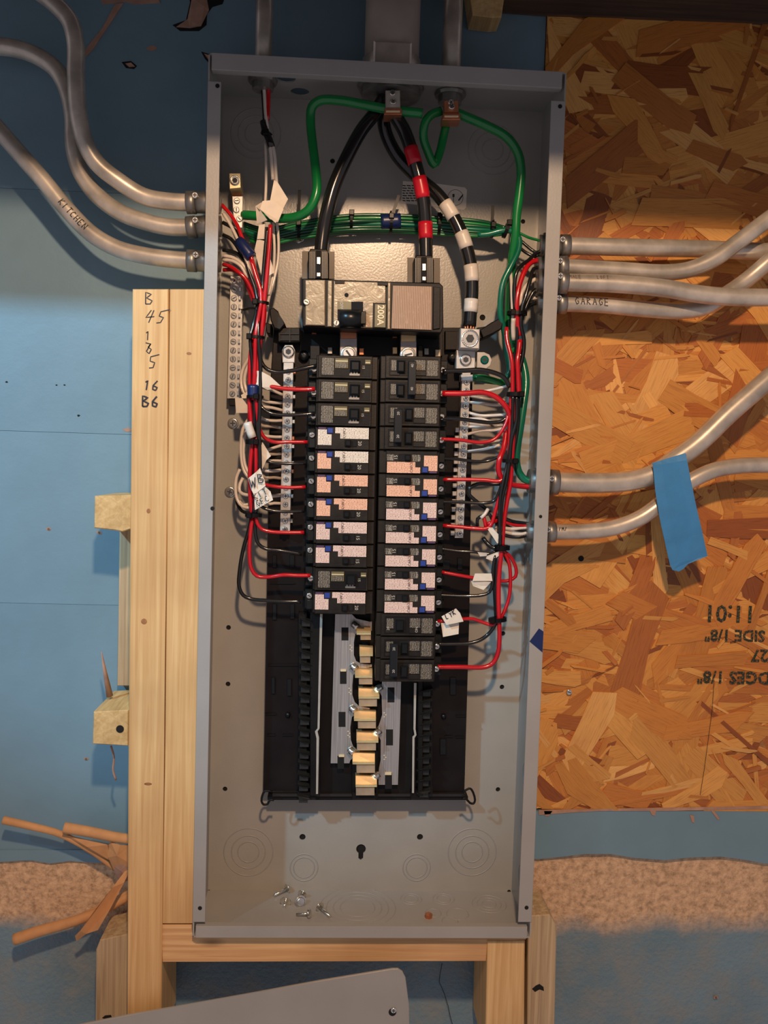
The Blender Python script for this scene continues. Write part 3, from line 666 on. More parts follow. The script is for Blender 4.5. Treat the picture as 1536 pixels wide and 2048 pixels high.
for x0, x1 in ((596, 632), (704, 752), (822, 858)):
    b = MB(); b.rect(x0, 1586, x1, 1600, 40, 16, 0, 1); b.build('rail_shadow_block', 'tray', tray)  # dark blocks added in place of the rails' cast shadows
b = MB(); b.rect(545, 1588, 930, 1593, 30, 24); b.build('lower_bar', 'trayedge', tray)
b = MB(); b.rect(535, 1593, 936, 1600, 27, 12); b.build('lower_bar', 'black', tray)
for pts in ([(545, 1583), (530, 1582), (525, 1590), (523, 1602), (527, 1609), (535, 1608), (540, 1600), (548, 1600)], [(925, 1585), (938, 1577), (943, 1579), (950, 1600), (947, 1607), (940, 1606), (930, 1596), (925, 1598)]):
    b = MB(); b.tube(path(pts, 40), .0013, 8); b.build('wire_loop', 'black', tray)
# upper clips left and right
for nm, polys in (('left', ([(556, 655), (600, 655), (600, 684), (556, 684)], [(539, 618), (547, 615), (556, 622), (562, 638), (570, 648), (560, 660), (548, 656), (541, 640)], [(531, 645), (542, 648), (541, 668), (533, 666)])),
                  ('right', ([(955, 655), (975, 652), (976, 672), (955, 680)], [(960, 660), (982, 645), (1000, 636), (1007, 645), (1003, 658), (985, 668), (966, 676)], [(890, 662), (920, 662), (918, 700), (890, 700)]))):
    for i, pl in enumerate(polys):
        b = MB(); b.ext(pl, (34 if pl[0][0] == 890 else 52) if i else 46, 20, 0, 1.2); b.build('retaining_clip', 'black', tray)
for y in (667, 679):
    b = MB(); b.rect(560, y, 598, y + 1.6, 47.5, 46); b.build('clip_rib', 'clawm', tray)
b = MB(); b.rect(578.5, 655, 580.5, 684, 48, 46); b.build('clip_rib', 'clawm', tray)
b = MB(); b.rect(600, 660, 885, 712, 30, 24, 0, .5); b.build('upper_bed', 'black', tray)
for x, y, m_ in ((628, 660, 'copper'), (628, 697, 'copper'), (660, 700, 'zinc_dark'), (723, 702, 'copper'), (790, 700, 'gold'), (853, 702, 'zinc_dark'), (876, 705, 'cream'), (790, 668, 'copper')):
    b = MB(); b.rect(x - 5, y - 6, x + 5, y + 8, 36, 28, 0, .8); b.build('terminal_tab', m_, tray)
for x, y in ((608, 712), (905, 715)):
    b = MB(); b.lathe([(.006, 0), (.006, .004), (.002, .005)], at(x, y, 26), n=10); b.build('peg', 'handle', tray)

# bus bars
bus = thing('bus_bar', at(685, 1527, 34), 'long silver bus bar with black slots left of the gold tabs', 'bus bar')
b = MB(); L = [(670, 1228), (704, 1228), (712, 1238), (730, 1242), (744, 1244), (744, 1262), (716, 1262), (710, 1268), (707, 1285), (707, 1310), (712, 1323), (722, 1328), (744, 1329), (744, 1334), (720, 1337),
        (706, 1350), (704, 1370), (704, 1390), (709, 1405), (718, 1413), (740, 1416), (740, 1421), (715, 1424), (703, 1434), (700, 1455), (701, 1480), (706, 1494), (716, 1501), (712, 1512), (700, 1520), (699, 1527), (661, 1527)]
b.ext(L, 37, 33, 0, .4); b.build('bar', 'brushed', bus)
for x0, y0, x1, y1 in ((683, 1255, 697, 1281), (680, 1342, 693, 1368), (677, 1424, 691, 1454), (675, 1512, 688, 1538)):
    b = MB(); b.rect(x0, y0, x1, y1, 37.4, 33, 0, .3); o = b.build('slot', 'hole', bus)
for y0 in (1339, 1510):
    b = MB(); b.rect(681 - (y0 - 1339) * .02, y0, 692 - (y0 - 1339) * .02, y0 + 4, 38.4, 37); b.build('slot_tongue', 'cream', bus)
for y in (1296, 1382, 1468):
    for dx, dy in ((0, -6), (3, -2), (0, 2), (3, 5)):
        b = MB(); b.rect(699 + dx - (y - 1296) * .025, y + dy, 702 + dx - (y - 1296) * .025, y + dy + 1.5, 37.3, 37); b.build('stamp_mark', 'cream', bus)
bus2 = thing('bus_bar', at(785, 1570, 34), 'shorter silver bus bar with black slots right of the gold tabs', 'bus bar')
b = MB(); L = [(766, 1350), (803, 1350), (800, 1460), (796, 1570), (757, 1570), (756, 1552), (758, 1536), (762, 1520), (762, 1480), (757, 1470), (750, 1462), (758, 1452), (765, 1430), (764, 1392), (758, 1382), (764, 1370)]
b.ext(L, 37, 33, 0, .4); b.build('bar', 'brushed', bus2)
for x0, y0, x1, y1 in ((775, 1375, 789, 1405), (772, 1459, 786, 1491), (770, 1546, 784, 1578)):
    b = MB(); b.rect(x0, y0, x1, y1, 37.4, 33, 0, .3); b.build('slot', 'hole', bus2)
b = MB(); b.rect(770, 1545, 783, 1550, 38.4, 37); b.build('slot_tongue', 'cream', bus2)
for y in (1430, 1515):
    for dx, dy in ((0, -5), (3, -1), (0, 3)):
        b = MB(); b.rect(767 + dx, y + dy, 770 + dx, y + dy + 1.5, 37.3, 37); b.build('stamp_mark', 'cream', bus2)
# gold stabs, each a folded tab
stabs = [(713, 742, 1254, 1280, 0), (719, 746, 1293, 1326, 1), (710, 745, 1337, 1369, 0), (717, 759, 1376, 1413, 1), (708, 752, 1421, 1457, 0), (713, 757, 1464, 1501, 1), (705, 750, 1505, 1546, 0), (711, 754, 1551, 1591, 1)]
ordn = ['topmost', 'second', 'third', 'fourth', 'fifth', 'sixth', 'seventh', 'lowest']
for i, (x0, x1, y0, y1, side) in enumerate(stabs):
    st = thing('bus_stab', at((x0 + x1) / 2, y1, 40), ('gold-plated breaker tab partly under the lower breakers, ' if i < 3 else 'gold-plated breaker tab in the open row, ') + ordn[i] + ' of eight', 'contact tab', 'gold contact tabs on the bus bars')
    ym = y0 + (y1 - y0) * .55
    b = MB(); fr = [at(x0, y0, 44), at(x1, y0 + 2, 44), at(x1, ym, 52), at(x0, ym - 1, 52)]; b.prism(fr, [Vector((q.x, -.034, q.z)) for q in fr], ch=.0004); b.build('upper_leaf', 'gold', st)
    b = MB(); b.ext([(x0, ym - 3), (x1, ym - 3), (x1, ym + 1.5), (x0, ym + 1.5)], 53, 40, 0, .4); b.build('fold', 'gold2', st)
    s0 = (8, 0) if side == 0 else (1, 5)
    b = MB(); fr = [at(x0 + s0[0], ym + 2, 51), at(x1 - s0[1], ym + 2, 51), at(x1 - s0[1], y1, 46), at(x0 + s0[0], y1, 46)]; b.prism(fr, [Vector((q.x, -.034, q.z)) for q in fr], ch=.0004); b.build('lower_leaf', 'gold3', st)
    rx, ry = (x0 - 3, y0 - 3) if side == 0 else (x1 - 3, y0 + 1)
    if i not in (1,):
        b = MB(); a_, c_ = at(rx - 4, ry - 4, 40), at(rx + 6, ry + 5, 44)
        if side: a_, c_ = at(rx + 6, ry - 4, 40), at(rx - 5, ry + 4, 44)
        b.tube([a_, a_.lerp(c_, .3), a_.lerp(c_, .7), c_], .0042, 10); b.build('rivet', 'screw', st)
b = MB(); b.rect(704, 1500, 756, 1598, 33, 24, 0, .5); b.build('center_bed', 'black', tray)
for x, y, m_ in ((723, 1262, 0),): pass

# ================================================================ BREAKERS (local: x along, -z across, -y out, in metres)
def lb(b, u0, u1, v0, v1, w0, w1, mi=0, ch=0.0):
    return b.box(u0 / 1e3, u1 / 1e3, -w1 / 1e3, -w0 / 1e3, -v1 / 1e3, -v0 / 1e3, mi, ch / 1e3)
def part(root, name, boxes, m_):
    b = MB()
    for q in boxes: lb(b, *q)
    lo = [min(v[i] for v in b.v) for i in range(3)]; hi = [max(v[i] for v in b.v) for i in range(3)]
    return b.build(name, m_, root)
def lpoly(root, name, pts, w0, w1, m_):
    b = MB(); fr = [Vector((u / 1e3, -w1 / 1e3, -v / 1e3)) for u, v in pts]; b.prism(fr, [Vector((p.x, -w0 / 1e3, p.z)) for p in fr]); return b.build(name, m_, root)
def ltext(root, s, u, v, w, size, m_='lightprint', roll=math.pi / 2):
    return letters(s, size / 1e3, m_, root, (u / 1e3, -w / 1e3, -v / 1e3), roll)
def lscrew(root, kind, u, v, w, name='terminal_screw'):
    return link(name, SM[kind], root, (u / 1e3, -w / 1e3, -v / 1e3), (0, random.uniform(0, 3), 0))
def proto(): return link('circuit_breaker', None, None, (0, 0, 0))
G_ = 0.5  # gap
def afci(num, lab1, lab2, variant):
    r = proto()
    part(r, 'case', [(0, 66, G_, 25.4 - G_, 24, 70, 0, .8), (3, 58.5, G_ + .1, 25.3 - G_, 70, 76, 0, .8)], 'breaker')
    part(r, 'wire_toe', [(-9, 0, 2, 23.4, 24, 52, 0, .8), (-11, -9, 5, 11, 24, 46, 0, .4), (-7, 0, 13, 23, 52, 58, 0, .4)], 'breaker_dark')
    lscrew(r, 'slot', -4, 9, 52)
    lpoly(r, 'small_label', [(3, 3.5), (12.5, 3.5), (12.5, 8.5), (17.5, 8.5), (17.5, 20), (3, 20)], 76, 76.25, lab2)
    part(r, 'color_strip', [(3.5, 11.5, 1.2, 3.0, 76, 76.2)], 'purple')
    part(r, 'test_button', [(13.2, 19.2, 1.6, 7.4, 76, 77.6, 0, .6)], 'blue_btn')
    lpoly(r, 'rating_label', [(21.5, .9), (57.5, .9), (57.5, 12.8), (27, 12.8), (27, 7.2), (21.5, 7.2)], 76, 76.25, lab1)
    ltext(r, 'CAFCI', 31, 6.9, 76.4, 3.9, 'ink')
    part(r, 'handle_frame', [(31.5, 45, 13.6, 21.4, 76, 76.8, 0, .3)], 'black')
    part(r, 'handle', [(32.5, 38.5, 14.4, 20.6, 76, 80.5, 0, 1.0)], 'handle')
    part(r, 'dark_well', [(39, 44.2, 14.4, 20.6, 76.8, 77.0)], 'hole')
    ltext(r, num, 48, 17.6, 76.4, 5.2)
    part(r, 'ridge', [(3, 31, 21.6, 22.0, 76, 76.3), (46, 58, 13.8, 14.1, 76, 76.3), (52, 58.3, 18.5, 18.8, 76, 76.3)], 'clawm').__setitem__('kind', 'stuff')
    if variant:
        ltext(r, 'ON', 53, 17, 76.4, 3.4); ltext(r, 'TEST', 22.5, 17, 76.4, 3.2)
        part(r, 'print_block', [(22, 30.5, 13.6, 20.8, 76, 76.15)], 'lab_black'); part(r, 'print_block', [(50, 58, 13.8, 20.8, 76, 76.15)], 'lab_black')
    return r
def plain(num, variant=0):
    r = proto()
    part(r, 'case', [(0, 66, G_, 25.4 - G_, 24, 70, 0, .8), (2, 60, G_ + .1, 25.3 - G_, 70, 75.5, 0, .8)], 'breaker')
    part(r, 'wire_toe', [(-9, 0, 2, 23.4, 24, 52, 0, .8)], 'breaker_dark')
    lscrew(r, 'slot', -2.5, 14, 58)
    part(r, 'toe_block', [(-5, 0, 9, 19, 52, 58, 0, .5)], 'breaker_dark')
    part(r, 'face_frame', [(5, 58, 3.2, 22.8, 75.5, 75.9, 0, .2)], 'black')
    part(r, 'rating_label', [(6, 18.5, 3.6, 21.5, 75.9, 76.1)], 'lab_black')
    part(r, 'amp_window', [(20, 34, 3.8, 14.5, 75.9, 77.2, 0, .4)], 'olive')
    part(r, 'window_edge', [(20.4, 33.6, 6.2, 7.2, 77.2, 77.4)], 'cream')
    part(r, 'window_print', [(21, 33, 8.5, 13.8, 77.2, 77.35)], 'lab_black')
    part(r, 'handle', [(36, 47, 6.0, 17.5, 75.9, 81.5, 0, 2.0)], 'handle')
    part(r, 'handle_teeth', [(36.5, 38.5, 17.8, 20, 75.9, 76.6), (39.7, 41.5, 17.6, 20, 75.9, 76.6), (42.6, 44.4, 17.8, 20, 75.9, 76.6), (35.5, 46.5, 19.6, 21.6, 75.9, 76.4)], 'zinc_dark').__setitem__('kind', 'stuff')
    ltext(r, num, 50.3, 12.5, 76.2, 4)
    part(r, 'small_window', [(52, 58, 4.5, 9.5, 75.9, 77.0, 0, .4)], 'olive'); part(r, 'window_edge', [(52.4, 57.6, 7.2, 8.1, 77.0, 77.2)], 'cream')
    return r
def two_pole(num, tie, hx, single=False):
    # right column style; tie: (u0,u1) span of the tie bar, hx: (u0,u1) of the handle wells
    r = proto(); n = 1 if single else 2
    for k in range(n):
        o = 25.4 * k
        part(r, 'case', [(0, 66, G_ + o, 25.4 - G_ + o, 24, 70, 0, .8), (1.5, 61, G_ + .1 + o, 25.3 - G_ + o, 70, 75.5, 0, .8)], 'breaker')
        part(r, 'wire_toe', [(-9, 0, 2 + o, 23.4 + o, 24, 52, 0, .8)], 'breaker_dark')
        lscrew(r, 'slot', -2.0, 12 + o, 62); part(r, 'toe_block', [(-4, 0, 8 + o, 17 + o, 52, 62, 0, .5)], 'breaker_dark')
        part(r, 'face_frame', [(4, 57, 3.5 + o, 22.5 + o, 75.5, 75.9, 0, .2)], 'black')
        part(r, 'rating_label', [(4.5, 16.5, 4 + o, 20.5 + o, 75.9, 76.1)], 'lab_black')
        part(r, 'print_block', [(18, 29.5, 10 + o, 20.5 + o, 75.9, 76.1)], 'lab_black')
        part(r, 'print_block', [(47, 55, 9 + o, 20 + o, 75.9, 76.1)], 'lab_black')
        part(r, 'step_block', [(17, 30, 4 + o, 9 + o, 75.9, 76.8, 0, .3), (46, 56, 4 + o, 7.6 + o, 75.9, 76.6, 0, .3)], 'breaker').__setitem__('kind', 'stuff')
        part(r, 'handle_well', [(hx[0] - 1, hx[1] + 1, 5.5 + o, 20.5 + o, 75.9, 76.3)], 'hole')
        part(r, 'handle', [(hx[0], hx[1], 7 + o, 19 + o, 76, 80.5, 0, 1.4)], 'handle')
    if not single:
        part(r, 'handle_tie', [(tie[0], tie[1], 8, 44, 79, 84, 0, .8)], 'tie')
        part(r, 'tie_edge', [(tie[0] + .5, tie[0] + 1.0, 9, 43, 84, 84.2)], 'clawm')
        for v in (14.5, 39): ltext(r, num, (tie[0] + tie[1]) / 2, v, 84.3, 3.8)
    else:
        ltext(r, num, 53, 9, 76.4, 4.2); ltext(r, 'ON', 22, 8, 76.9, 4)
    return r
def cp(o, parent=None):
    c = o.copy(); COL.objects.link(c); c.parent = parent
    for ch in o.children: cp(ch, c)
    return c
def place(r, x, y, roll, label, group, fresh):
    o = r if fresh else cp(r); p = at(x, y, 77); o.location = (p.x, 0, p.z); o.rotation_euler = (0, roll, 0)
    tag(o, label, 'circuit breaker', group); return o
def rowpos(side, k, n):
    if side == 'L': a, c, tot = at(633, 708, 77), at(624, 1229, 77), 11
    else: a, c, tot = at(885, 712, 77), at(871, 1366, 77), 14
    return a.lerp(c, k / tot), (c - a)
A = {}
LR = [('plain', '15', 'black slim breaker with a screwed black wire, first from the top in the left column'), ('plain', '15', 'black slim breaker with a screwed red wire, second from the top in the left column'),
      ('plain', '15', 'black slim breaker third from the top, just above the first white-labelled one'), ('w', '20', 'breaker with whitest label marked 20, fourth in the left column'),
      ('wp', '20', 'breaker with white and orange labels, fifth in the left column'), ('p', '20', 'breaker with peach labels, sixth in the left column'),
      ('p', '20', 'breaker with peach labels, seventh in the left column'), ('k', '15', 'breaker with pale pink labels marked 15, eighth in the left column'),
      ('k', '15', 'breaker with pale pink labels, ninth in the left column above the unlabelled one'), ('plain2', '15', 'black breaker without white label between two labelled ones low in left column'),
      ('k', '20', 'lowest breaker of the left column, pale pink label, marked 20')]
LM = {'w': ('lab_white', 'lab_white'), 'wp': ('lab_white', 'lab_peach'), 'p': ('lab_peach', 'lab_peach'), 'k': ('lab_pink', 'lab_pink')}
def get(key, make):
    if key in A: return A[key], False
    A[key] = make(); return A[key], True
for k, (ty, num, lab_) in enumerate(LR):
    p, dv = rowpos('L', k, 11)
    if ty.startswith('plain'): r, fresh = get('plain' + num, lambda: plain(num))
    else: r, fresh = get(ty + num, lambda: afci(num, *LM[ty], 0))
    o = r if fresh else cp(r)
    o.location = (p.x, 0, p.z); o.rotation_euler = (0, math.atan2(dv.x, -dv.z) * -1, 0); tag(o, lab_, 'circuit breaker', 'breakers in the left column')
place_r = [('two', 0, 'double-pole black breaker marked 40 with joined handles, top of the right column'), ('two2', 2, 'double-pole black breaker marked 20 second from the top of the right column')]
for ty, k, lab_ in place_r + [('two2', 12, 'double-pole breaker marked 20 at the very bottom of the right column')]:
    # rolled by 180 degrees, so the origin is the lower right corner of the pair
    p, dv = rowpos('R', k + 2, 14)
    r, fresh = get(ty + str(k if ty == 'two' else ''), (lambda: two_pole('40', (28.5, 37), (40.5, 48.5))) if ty == 'two' else (lambda: two_pole('20', (42.5, 51), (31, 39))))
    o = r if fresh else cp(r); o.location = (p.x, 0, p.z); o.rotation_euler = (0, math.pi - math.atan2(dv.x, -dv.z), 0); tag(o, lab_, 'circuit breaker', 'breakers in the right column')
RR = ['first white-labelled breaker below the double ones in the right column', 'second white-labelled breaker of the right column, its red wire level with it', 'third white-labelled breaker of the right column',
      'fourth white-labelled breaker of the right column', 'fifth white-labelled breaker of the right column', 'sixth white-labelled breaker of the right column', 'last white-labelled breaker of the right column, above the plain single one']
for i, lab_ in enumerate(RR):
    p, dv = rowpos('R', 5 + i, 14); r, fresh = get('r' + str(i < 2), lambda: afci('15', 'lab_peach' if i < 2 else 'lab_pink', 'lab_peach' if i < 2 else 'lab_pink', 1))
    o = r if fresh else cp(r); o.location = (p.x, 0, p.z); o.rotation_euler = (0, math.pi - math.atan2(dv.x, -dv.z), 0); tag(o, lab_, 'circuit breaker', 'breakers in the right column')
p, dv = rowpos('R', 12, 14); o = two_pole('20', (0, 0), (36, 45), True); o.location = (p.x, 0, p.z); o.rotation_euler = (0, math.pi - math.atan2(dv.x, -dv.z), 0)
tag(o, 'single black breaker with arrow print under the last white-labelled one on the right', 'circuit breaker', 'breakers in the right column')

# ================================================================ MAIN BREAKER
mb_ = thing('main_breaker', at(745, 665, 60), 'large black 200 amp main breaker under the two thick cables', 'main breaker')
def mp(name, poly, d1, d0, m_, ch=.6, par=mb_):
    b = MB(); b.ext(poly, d1, d0, 0, ch); return b.build(name, m_, par)
mp('body', [(605, 557), (880, 566), (886, 572), (887, 655), (882, 666), (745, 660), (605, 653)], 80, 28, 'black', 1.2)
mp('left_cheek', [(611, 560), (650, 560), (650, 651), (611, 650)], 83, 80, 'front', 1)
mp('center_plate', [(668, 562), (771, 565), (771, 656), (667, 654)], 82, 80, 'front', .8)
mp('rating_label', [(786, 571), (864, 573), (863, 660), (783, 657)], 82, 80, 'lab_brown', .3)
mp('rib', [(656, 561), (664, 561), (663, 653), (655, 653)], 82.5, 80, 'front', .8); mp('rib', [(776, 565), (781, 565), (780, 658), (775, 658)], 82.5, 80, 'front', .8)
mp('side_block', [(867, 573), (881, 575), (880, 657), (866, 659)], 82, 80, 'black', .8)
for pl in ([(670, 561), (689, 561), (689, 567), (670, 567)], [(755, 564), (775, 565), (775, 571), (755, 570)]):
    mp('notch', pl, 83.2, 82, 'black', .3)
b = MB(); b.lathe([(.0022, 0), (.0022, .0004)], at(693, 590, 82.2), n=12); b.build('pin_hole', 'hole', mb_)
mp('handle_scale', [(675, 603), (703, 603), (703, 619), (675, 619)], 83.5, 82, 'olive', .4)
mp('handle_well', [(703, 603), (726, 603), (727, 654), (675, 654), (675, 619), (703, 619)], 83, 82, 'hole', .3)
c0, c1 = at(680, 637, 84), at(722, 638, 84); b = MB(); b.tube([c0, c0.lerp(c1, .5), c1], .0095, 20); b.build('handle', 'handle', mb_)
mp('handle_tab', [(722, 622), (732, 622), (732, 648), (720, 648)], 88, 82, 'handle', 1)
mp('amp_plate', [(746, 605), (773, 606), (772, 656), (745, 655)], 83.6, 82, 'black', .4)
mp('amp_plate_face', [(750, 608), (772, 609), (771, 655), (749, 654)], 84, 83.6, 'olive', .3)
letters('200A', .0098, 'cream', mb_, at(761, 630, 84.3), math.pi / 2, .0002)
letters('OFF', .0045, 'lightprint', mb_, at(683, 611, 83.8), math.pi / 2); letters('ON', .0045, 'lightprint', mb_, at(729, 613, 82.4), math.pi / 2)
screw('slot', 613, 604, 83, mb_); screw('slot', 673, 646, 82, mb_)
for cx, y0, y1, w_ in ((637, 497, 558, 21), (848, 510, 566, 20)):
    mp('shield_wing', [(cx - 33, y0 + 5), (cx + 32, y0 + 6), (cx + 32, y1), (cx - 33, y1)], 52, 48, 'clear', .5)
    o = mp('terminal_shroud', [(cx - w_, y0 + 8), (cx - w_ + 5, y0), (cx + w_ - 4, y0 + 1), (cx + w_, y0 + 10), (cx + w_, y1), (cx - w_, y1)], 72, 46, 'black', 1.2)
    for dx in (-17, -14, -11, -8, 8, 11, 14, 17):
        b = MB(); b.rect(cx + dx - .7, y0 + 6, cx + dx + .7, y1 - 1, 72.9, 72); b.build('rib', 'shroudrib', o)
    b = MB(); b.rect(cx - 5, y0 + 4, cx + 5, y1 - 2, 72.5, 71); b.build('slot', 'hole', o)
    for yy, hh in ((y0 + 24, 7), (y1 - 9, 4)):
        b = MB(); b.rect(cx - 3.5, yy - hh, cx + 4, yy + hh, 74, 72, 0, .5); b.build('wire_screw', 'screw', o)
for x0, x1, y0, y1, bx in ((680, 714, 661, 712, 697), (801, 833, 667, 714, 816)):
    s_ = MB(); s_.rect(x0, y0, x1, y1, 50, 45, 0, .5); s_ = tag(s_.build('link_strap', 'strap'), 'dull grey strap joining the main breaker to the bus, ' + ('left one' if x0 < 700 else 'right one'), 'strap')
    b = MB(); b.rect(x0 + 1, y0, x1 - 1, y0 + 16, 52, 50, 0, .5); b.build('copper_pad', 'copper' if x0 < 700 else 'gold', s_); screw('bolt', bx, y1 - 4, 50, s_, 'bolt')

# ================================================================ NEUTRAL AND GROUND BARS
def bar(name, label, top, bot, wd, d1, d0, ys, off=0, cat='terminal bar', m_='alu'):
    r = thing(name, at(*bot, d0), label, cat); (xt, yt), (xb_, yb_) = top, bot
    b = MB(); b.ext([(xt - wd / 2, yt), (xt + wd / 2, yt), (xb_ + wd / 2, yb_), (xb_ - wd / 2, yb_)], d1, d0, 0, .5); b.build('bar', m_, r)
    for i, y in enumerate(ys):
        t = (y - yt) / (yb_ - yt); x = xt + (xb_ - xt) * t + off
        screw('small', x, y, d1, r, 'terminal_screw')
    return r
ys = [743 + i * 16.6 for i in range(20)]
nl = bar('neutral_bar', 'bright neutral bar with screws between the left wires and the left breakers', (577, 722), (570, 1062), 20, 42, 30, ys)
b = MB(); b.ext([(564, 700), (570, 690), (585, 690), (590, 700), (589, 725), (565, 725)], 43, 30, 0, .6); b.build('lug', 'alu', nl); screw('hex', 577, 704, 43, nl, 'lug_bolt')
for i, y in enumerate(ys):
    if i % 3 != 1: b = MB(); x = 577 - (y - 722) * .0206; b.rect(x + 10, y - 3, x + 15, y + 4, 41, 32, 0, .5); b.build('side_tab', 'copper' if i % 4 == 0 else 'alu', nl)
ys = [765 + i * 15.9 for i in range(20)]
nr = bar('neutral_bar', 'silver neutral bar with screws between the right breakers and the right wires', (933, 745), (918, 1076), 17, 42, 30, ys, 1)
for i, y in enumerate(ys):
    x = 933 - (y - 745) * .0453; b = MB(); b.rect(x - 17, y - 5, x - 9, y + 4, 39, 31, 0, .5)
    if i > 5: b.build('side_tab', 'alu', nr)
b = MB(); b.rect(922, 749, 946, 762, 45, 30, 0, .6); b.build('end_clamp', 'alu', nr)
lg = thing('neutral_lug', at(940, 697, 35), 'square silver lug gripping the white-banded cable end', 'cable lug')
b = MB(); b.ext([(921, 656), (960, 658), (959, 698), (920, 696)], 66, 36, 0, 1.2); b.build('block', 'alu', lg); b = MB(); b.lathe([(.0095, 0), (.0095, .0008), (.0078, .0010), (.0078, .0002)], at(940, 677, 66), n=22); b.build('set_screw', 'screw', lg)
b = MB(); b.lathe([(.0045, 0), (.0045, .0015)], at(940, 677, 66), n=6); b.build('hex_socket', 'slot', lg)
lg = thing('bonding_strap', at(932, 738, 30), 'square silver plate with hex screw under the square lug', 'strap')
b = MB(); b.ext([(913, 700), (951, 702), (950, 740), (912, 738)], 48, 36, 0, .8); b.build('plate', 'alu', lg); screw('hex', 931, 720, 48, lg, 'hex_screw')
b = MB(); b.ext([(954, 704), (968, 704), (979, 709), (984, 720), (981, 731), (972, 738), (953, 738)], 32, 29, 0, .5); b.build('tab', 'alu', lg); o = screw('green', 969, 720, 32, lg, 'bonding_screw'); o['label'] = 'green bonding screw'
ys = [562 + i * 17.35 for i in range(14)]
gb = bar('ground_bar', 'long ground bar full of screws against the left wall of the box', (474, 552), (467, 797), 26, 22, 8, [], 0, m_='alu')
for i, y in enumerate(ys):
    x = 469 - (y - 562) * .018; screw('slot', x, y, 22, gb, 'terminal_screw')
    b = MB(); b.rect(x + 9, y - 5, x + 13, y + 3, 26, 22, 0, .5); b.build('ridge', 'screw', gb)
b = MB(); b.rect(458, 797, 471, 811, 20, 4, 0, .8); b.build('plastic_end', 'black', gb)
g2 = thing('ground_lug', at(470, 460, 8), 'short ground lug with a big square head at the upper left inside the box', 'cable lug')
b = MB(); b.ext([(458, 346), (481, 346), (482, 376), (459, 378)], 44, 20, 0, .8); b.build('head', 'gold4', g2); b = MB(); b.lathe([(.0055, 0), (.0055, .001), (.004, .001), (.004, .0003)], at(470, 361, 44), n=18); b.build('set_screw', 'screw', g2)
b = MB(); b.lathe([(.0028, 0), (.0028, .0013)], at(470, 361, 44), n=6); b.build('hex_socket', 'slot', g2)
b = MB(); b.rect(462, 378, 482, 392, 24, 10, 0, .5); b.build('neck', 'copper', g2); b = MB(); b.ext([(464, 392), (486, 392), (485, 456), (476, 456), (466, 430)], 32, 12, 0, .8); b.build('bar', 'alu', g2)
for x, y in ((474, 402), (473, 420), (479, 438)): screw('slot', x, y, 32, g2, 'terminal_screw')
# ================================================================ CONDUITS
def conduit(label, pts, r, conn, side, word=None, group='conduits', d=50):
    p = path(pts, d, .006); o = thing('conduit', p[0], label, 'conduit', group)
    b = MB(); b.tube(p, r / 1e3, 24); tb = b.build('tube', 'zinc', o)
    if conn:
        a = p[0]; dirv = (p[1] - p[0]).normalized(); L, R_ = .0215, (r + 2.1) / 1e3
        b = MB(); b.tube([a - dirv * .012, a, a + dirv * L * .55], R_, 24); b.tube([a + dirv * L * .55, a + dirv * L * .75, a + dirv * L], R_ * 1.06, 24); c = b.build('connector', 'zinc_dark', o)
        link('set_screw', SM['conn'], o, a + dirv * (L * .5) + Vector((0, -R_ + .0006, .004 if side != 'top' else 0)))
        # locknut and bushing inside the box
        ins = a - dirv * .016
        if side in 'LR':
            sx = 1 if side == 'L' else -1; wx = (xl if side == 'L' else xr)
            b = MB(); b.lathe([((r + 4.0) / 1e3, 0), ((r + 4.6) / 1e3, sx * .0015), ((r + 4.0) / 1e3, sx * .0035), ((r + 2) / 1e3, sx * .0036), ((r + 2) / 1e3, sx * .0075), ((r - 1.5) / 1e3, sx * .0080)], (wx, a.y, a.z), 'x', 20)
            b.build('locknut', 'zinc_dark', o)
    return o, p
cds = {}
def cend(side, y, x_front, d):  # conduit end just outside the side wall
    return None
LX = lambda y: 414 if y < 480 else 413
o1, pc1 = conduit('top conduit of the three curving into the left side, nearest to the viewer', [(414, 405), (382, 405), (339, 403), (288, 393), (237, 362, 61), (193, 325, 64), (169, 281, 66), (156, 220, 67), (152, 152, 67), (151, 85, 66), (139, 41, 64), (112, 10, 62), (80, -15), (30, -50)], 9, 1, 'L', d=58)
o2, pc2 = conduit('middle conduit of the left three, passing behind the top one', [(414, 452), (389, 454), (338, 454), (288, 443), (237, 423, 48), (190, 386, 45), (159, 339, 43), (147, 288, 42), (146, 237, 41), (135, 183, 40), (112, 139, 40), (74, 112, 40), (34, 98, 40), (0, 93, 40), (-60, 92, 40)], 9, 1, 'L', d=50)
o3, pc3 = conduit('lowest conduit of the left three, handwritten KITCHEN along its bend', [(415, 523), (393, 522), (338, 518), (288, 511), (237, 498), (186, 470), (135, 420), (85, 359), (34, 301), (0, 262), (-50, 205)], 9, 1, 'L', d=50)
def on_tube(s, pth, i0, r, h, wd, off, o, rev=False, m='ink'):
    # letters wrapped on the front of a tube following its path
    L = [0]
    for a, c in zip(pth, pth[1:]): L.append(L[-1] + (c - a).length)
    def fn(p):
        t = i0 - p.x if rev else i0 + p.x
        k = max(1, min(len(L) - 2, next((i for i, q in enumerate(L) if q > t), len(L) - 2)))
        f = (t - L[k - 1]) / max(1e-6, L[k] - L[k - 1]); c = pth[k - 1].lerp(pth[k], f); tg = (pth[k] - pth[k - 1]).normalized()
        if rev: tg = -tg
        nz = Vector((-tg.z, 0, tg.x)); v = max(-r * .97, min(r * .97, p.y + off))
        return c + nz * v + Vector((0, -math.sqrt(r * r - v * v) - .00025, 0))
    return hand(s, fn, h, wd, 1.0, parent=o, m=m)
on_tube('KITCHEN', pc3, .172, .009, .0068, .0009, -.002, o3, True)
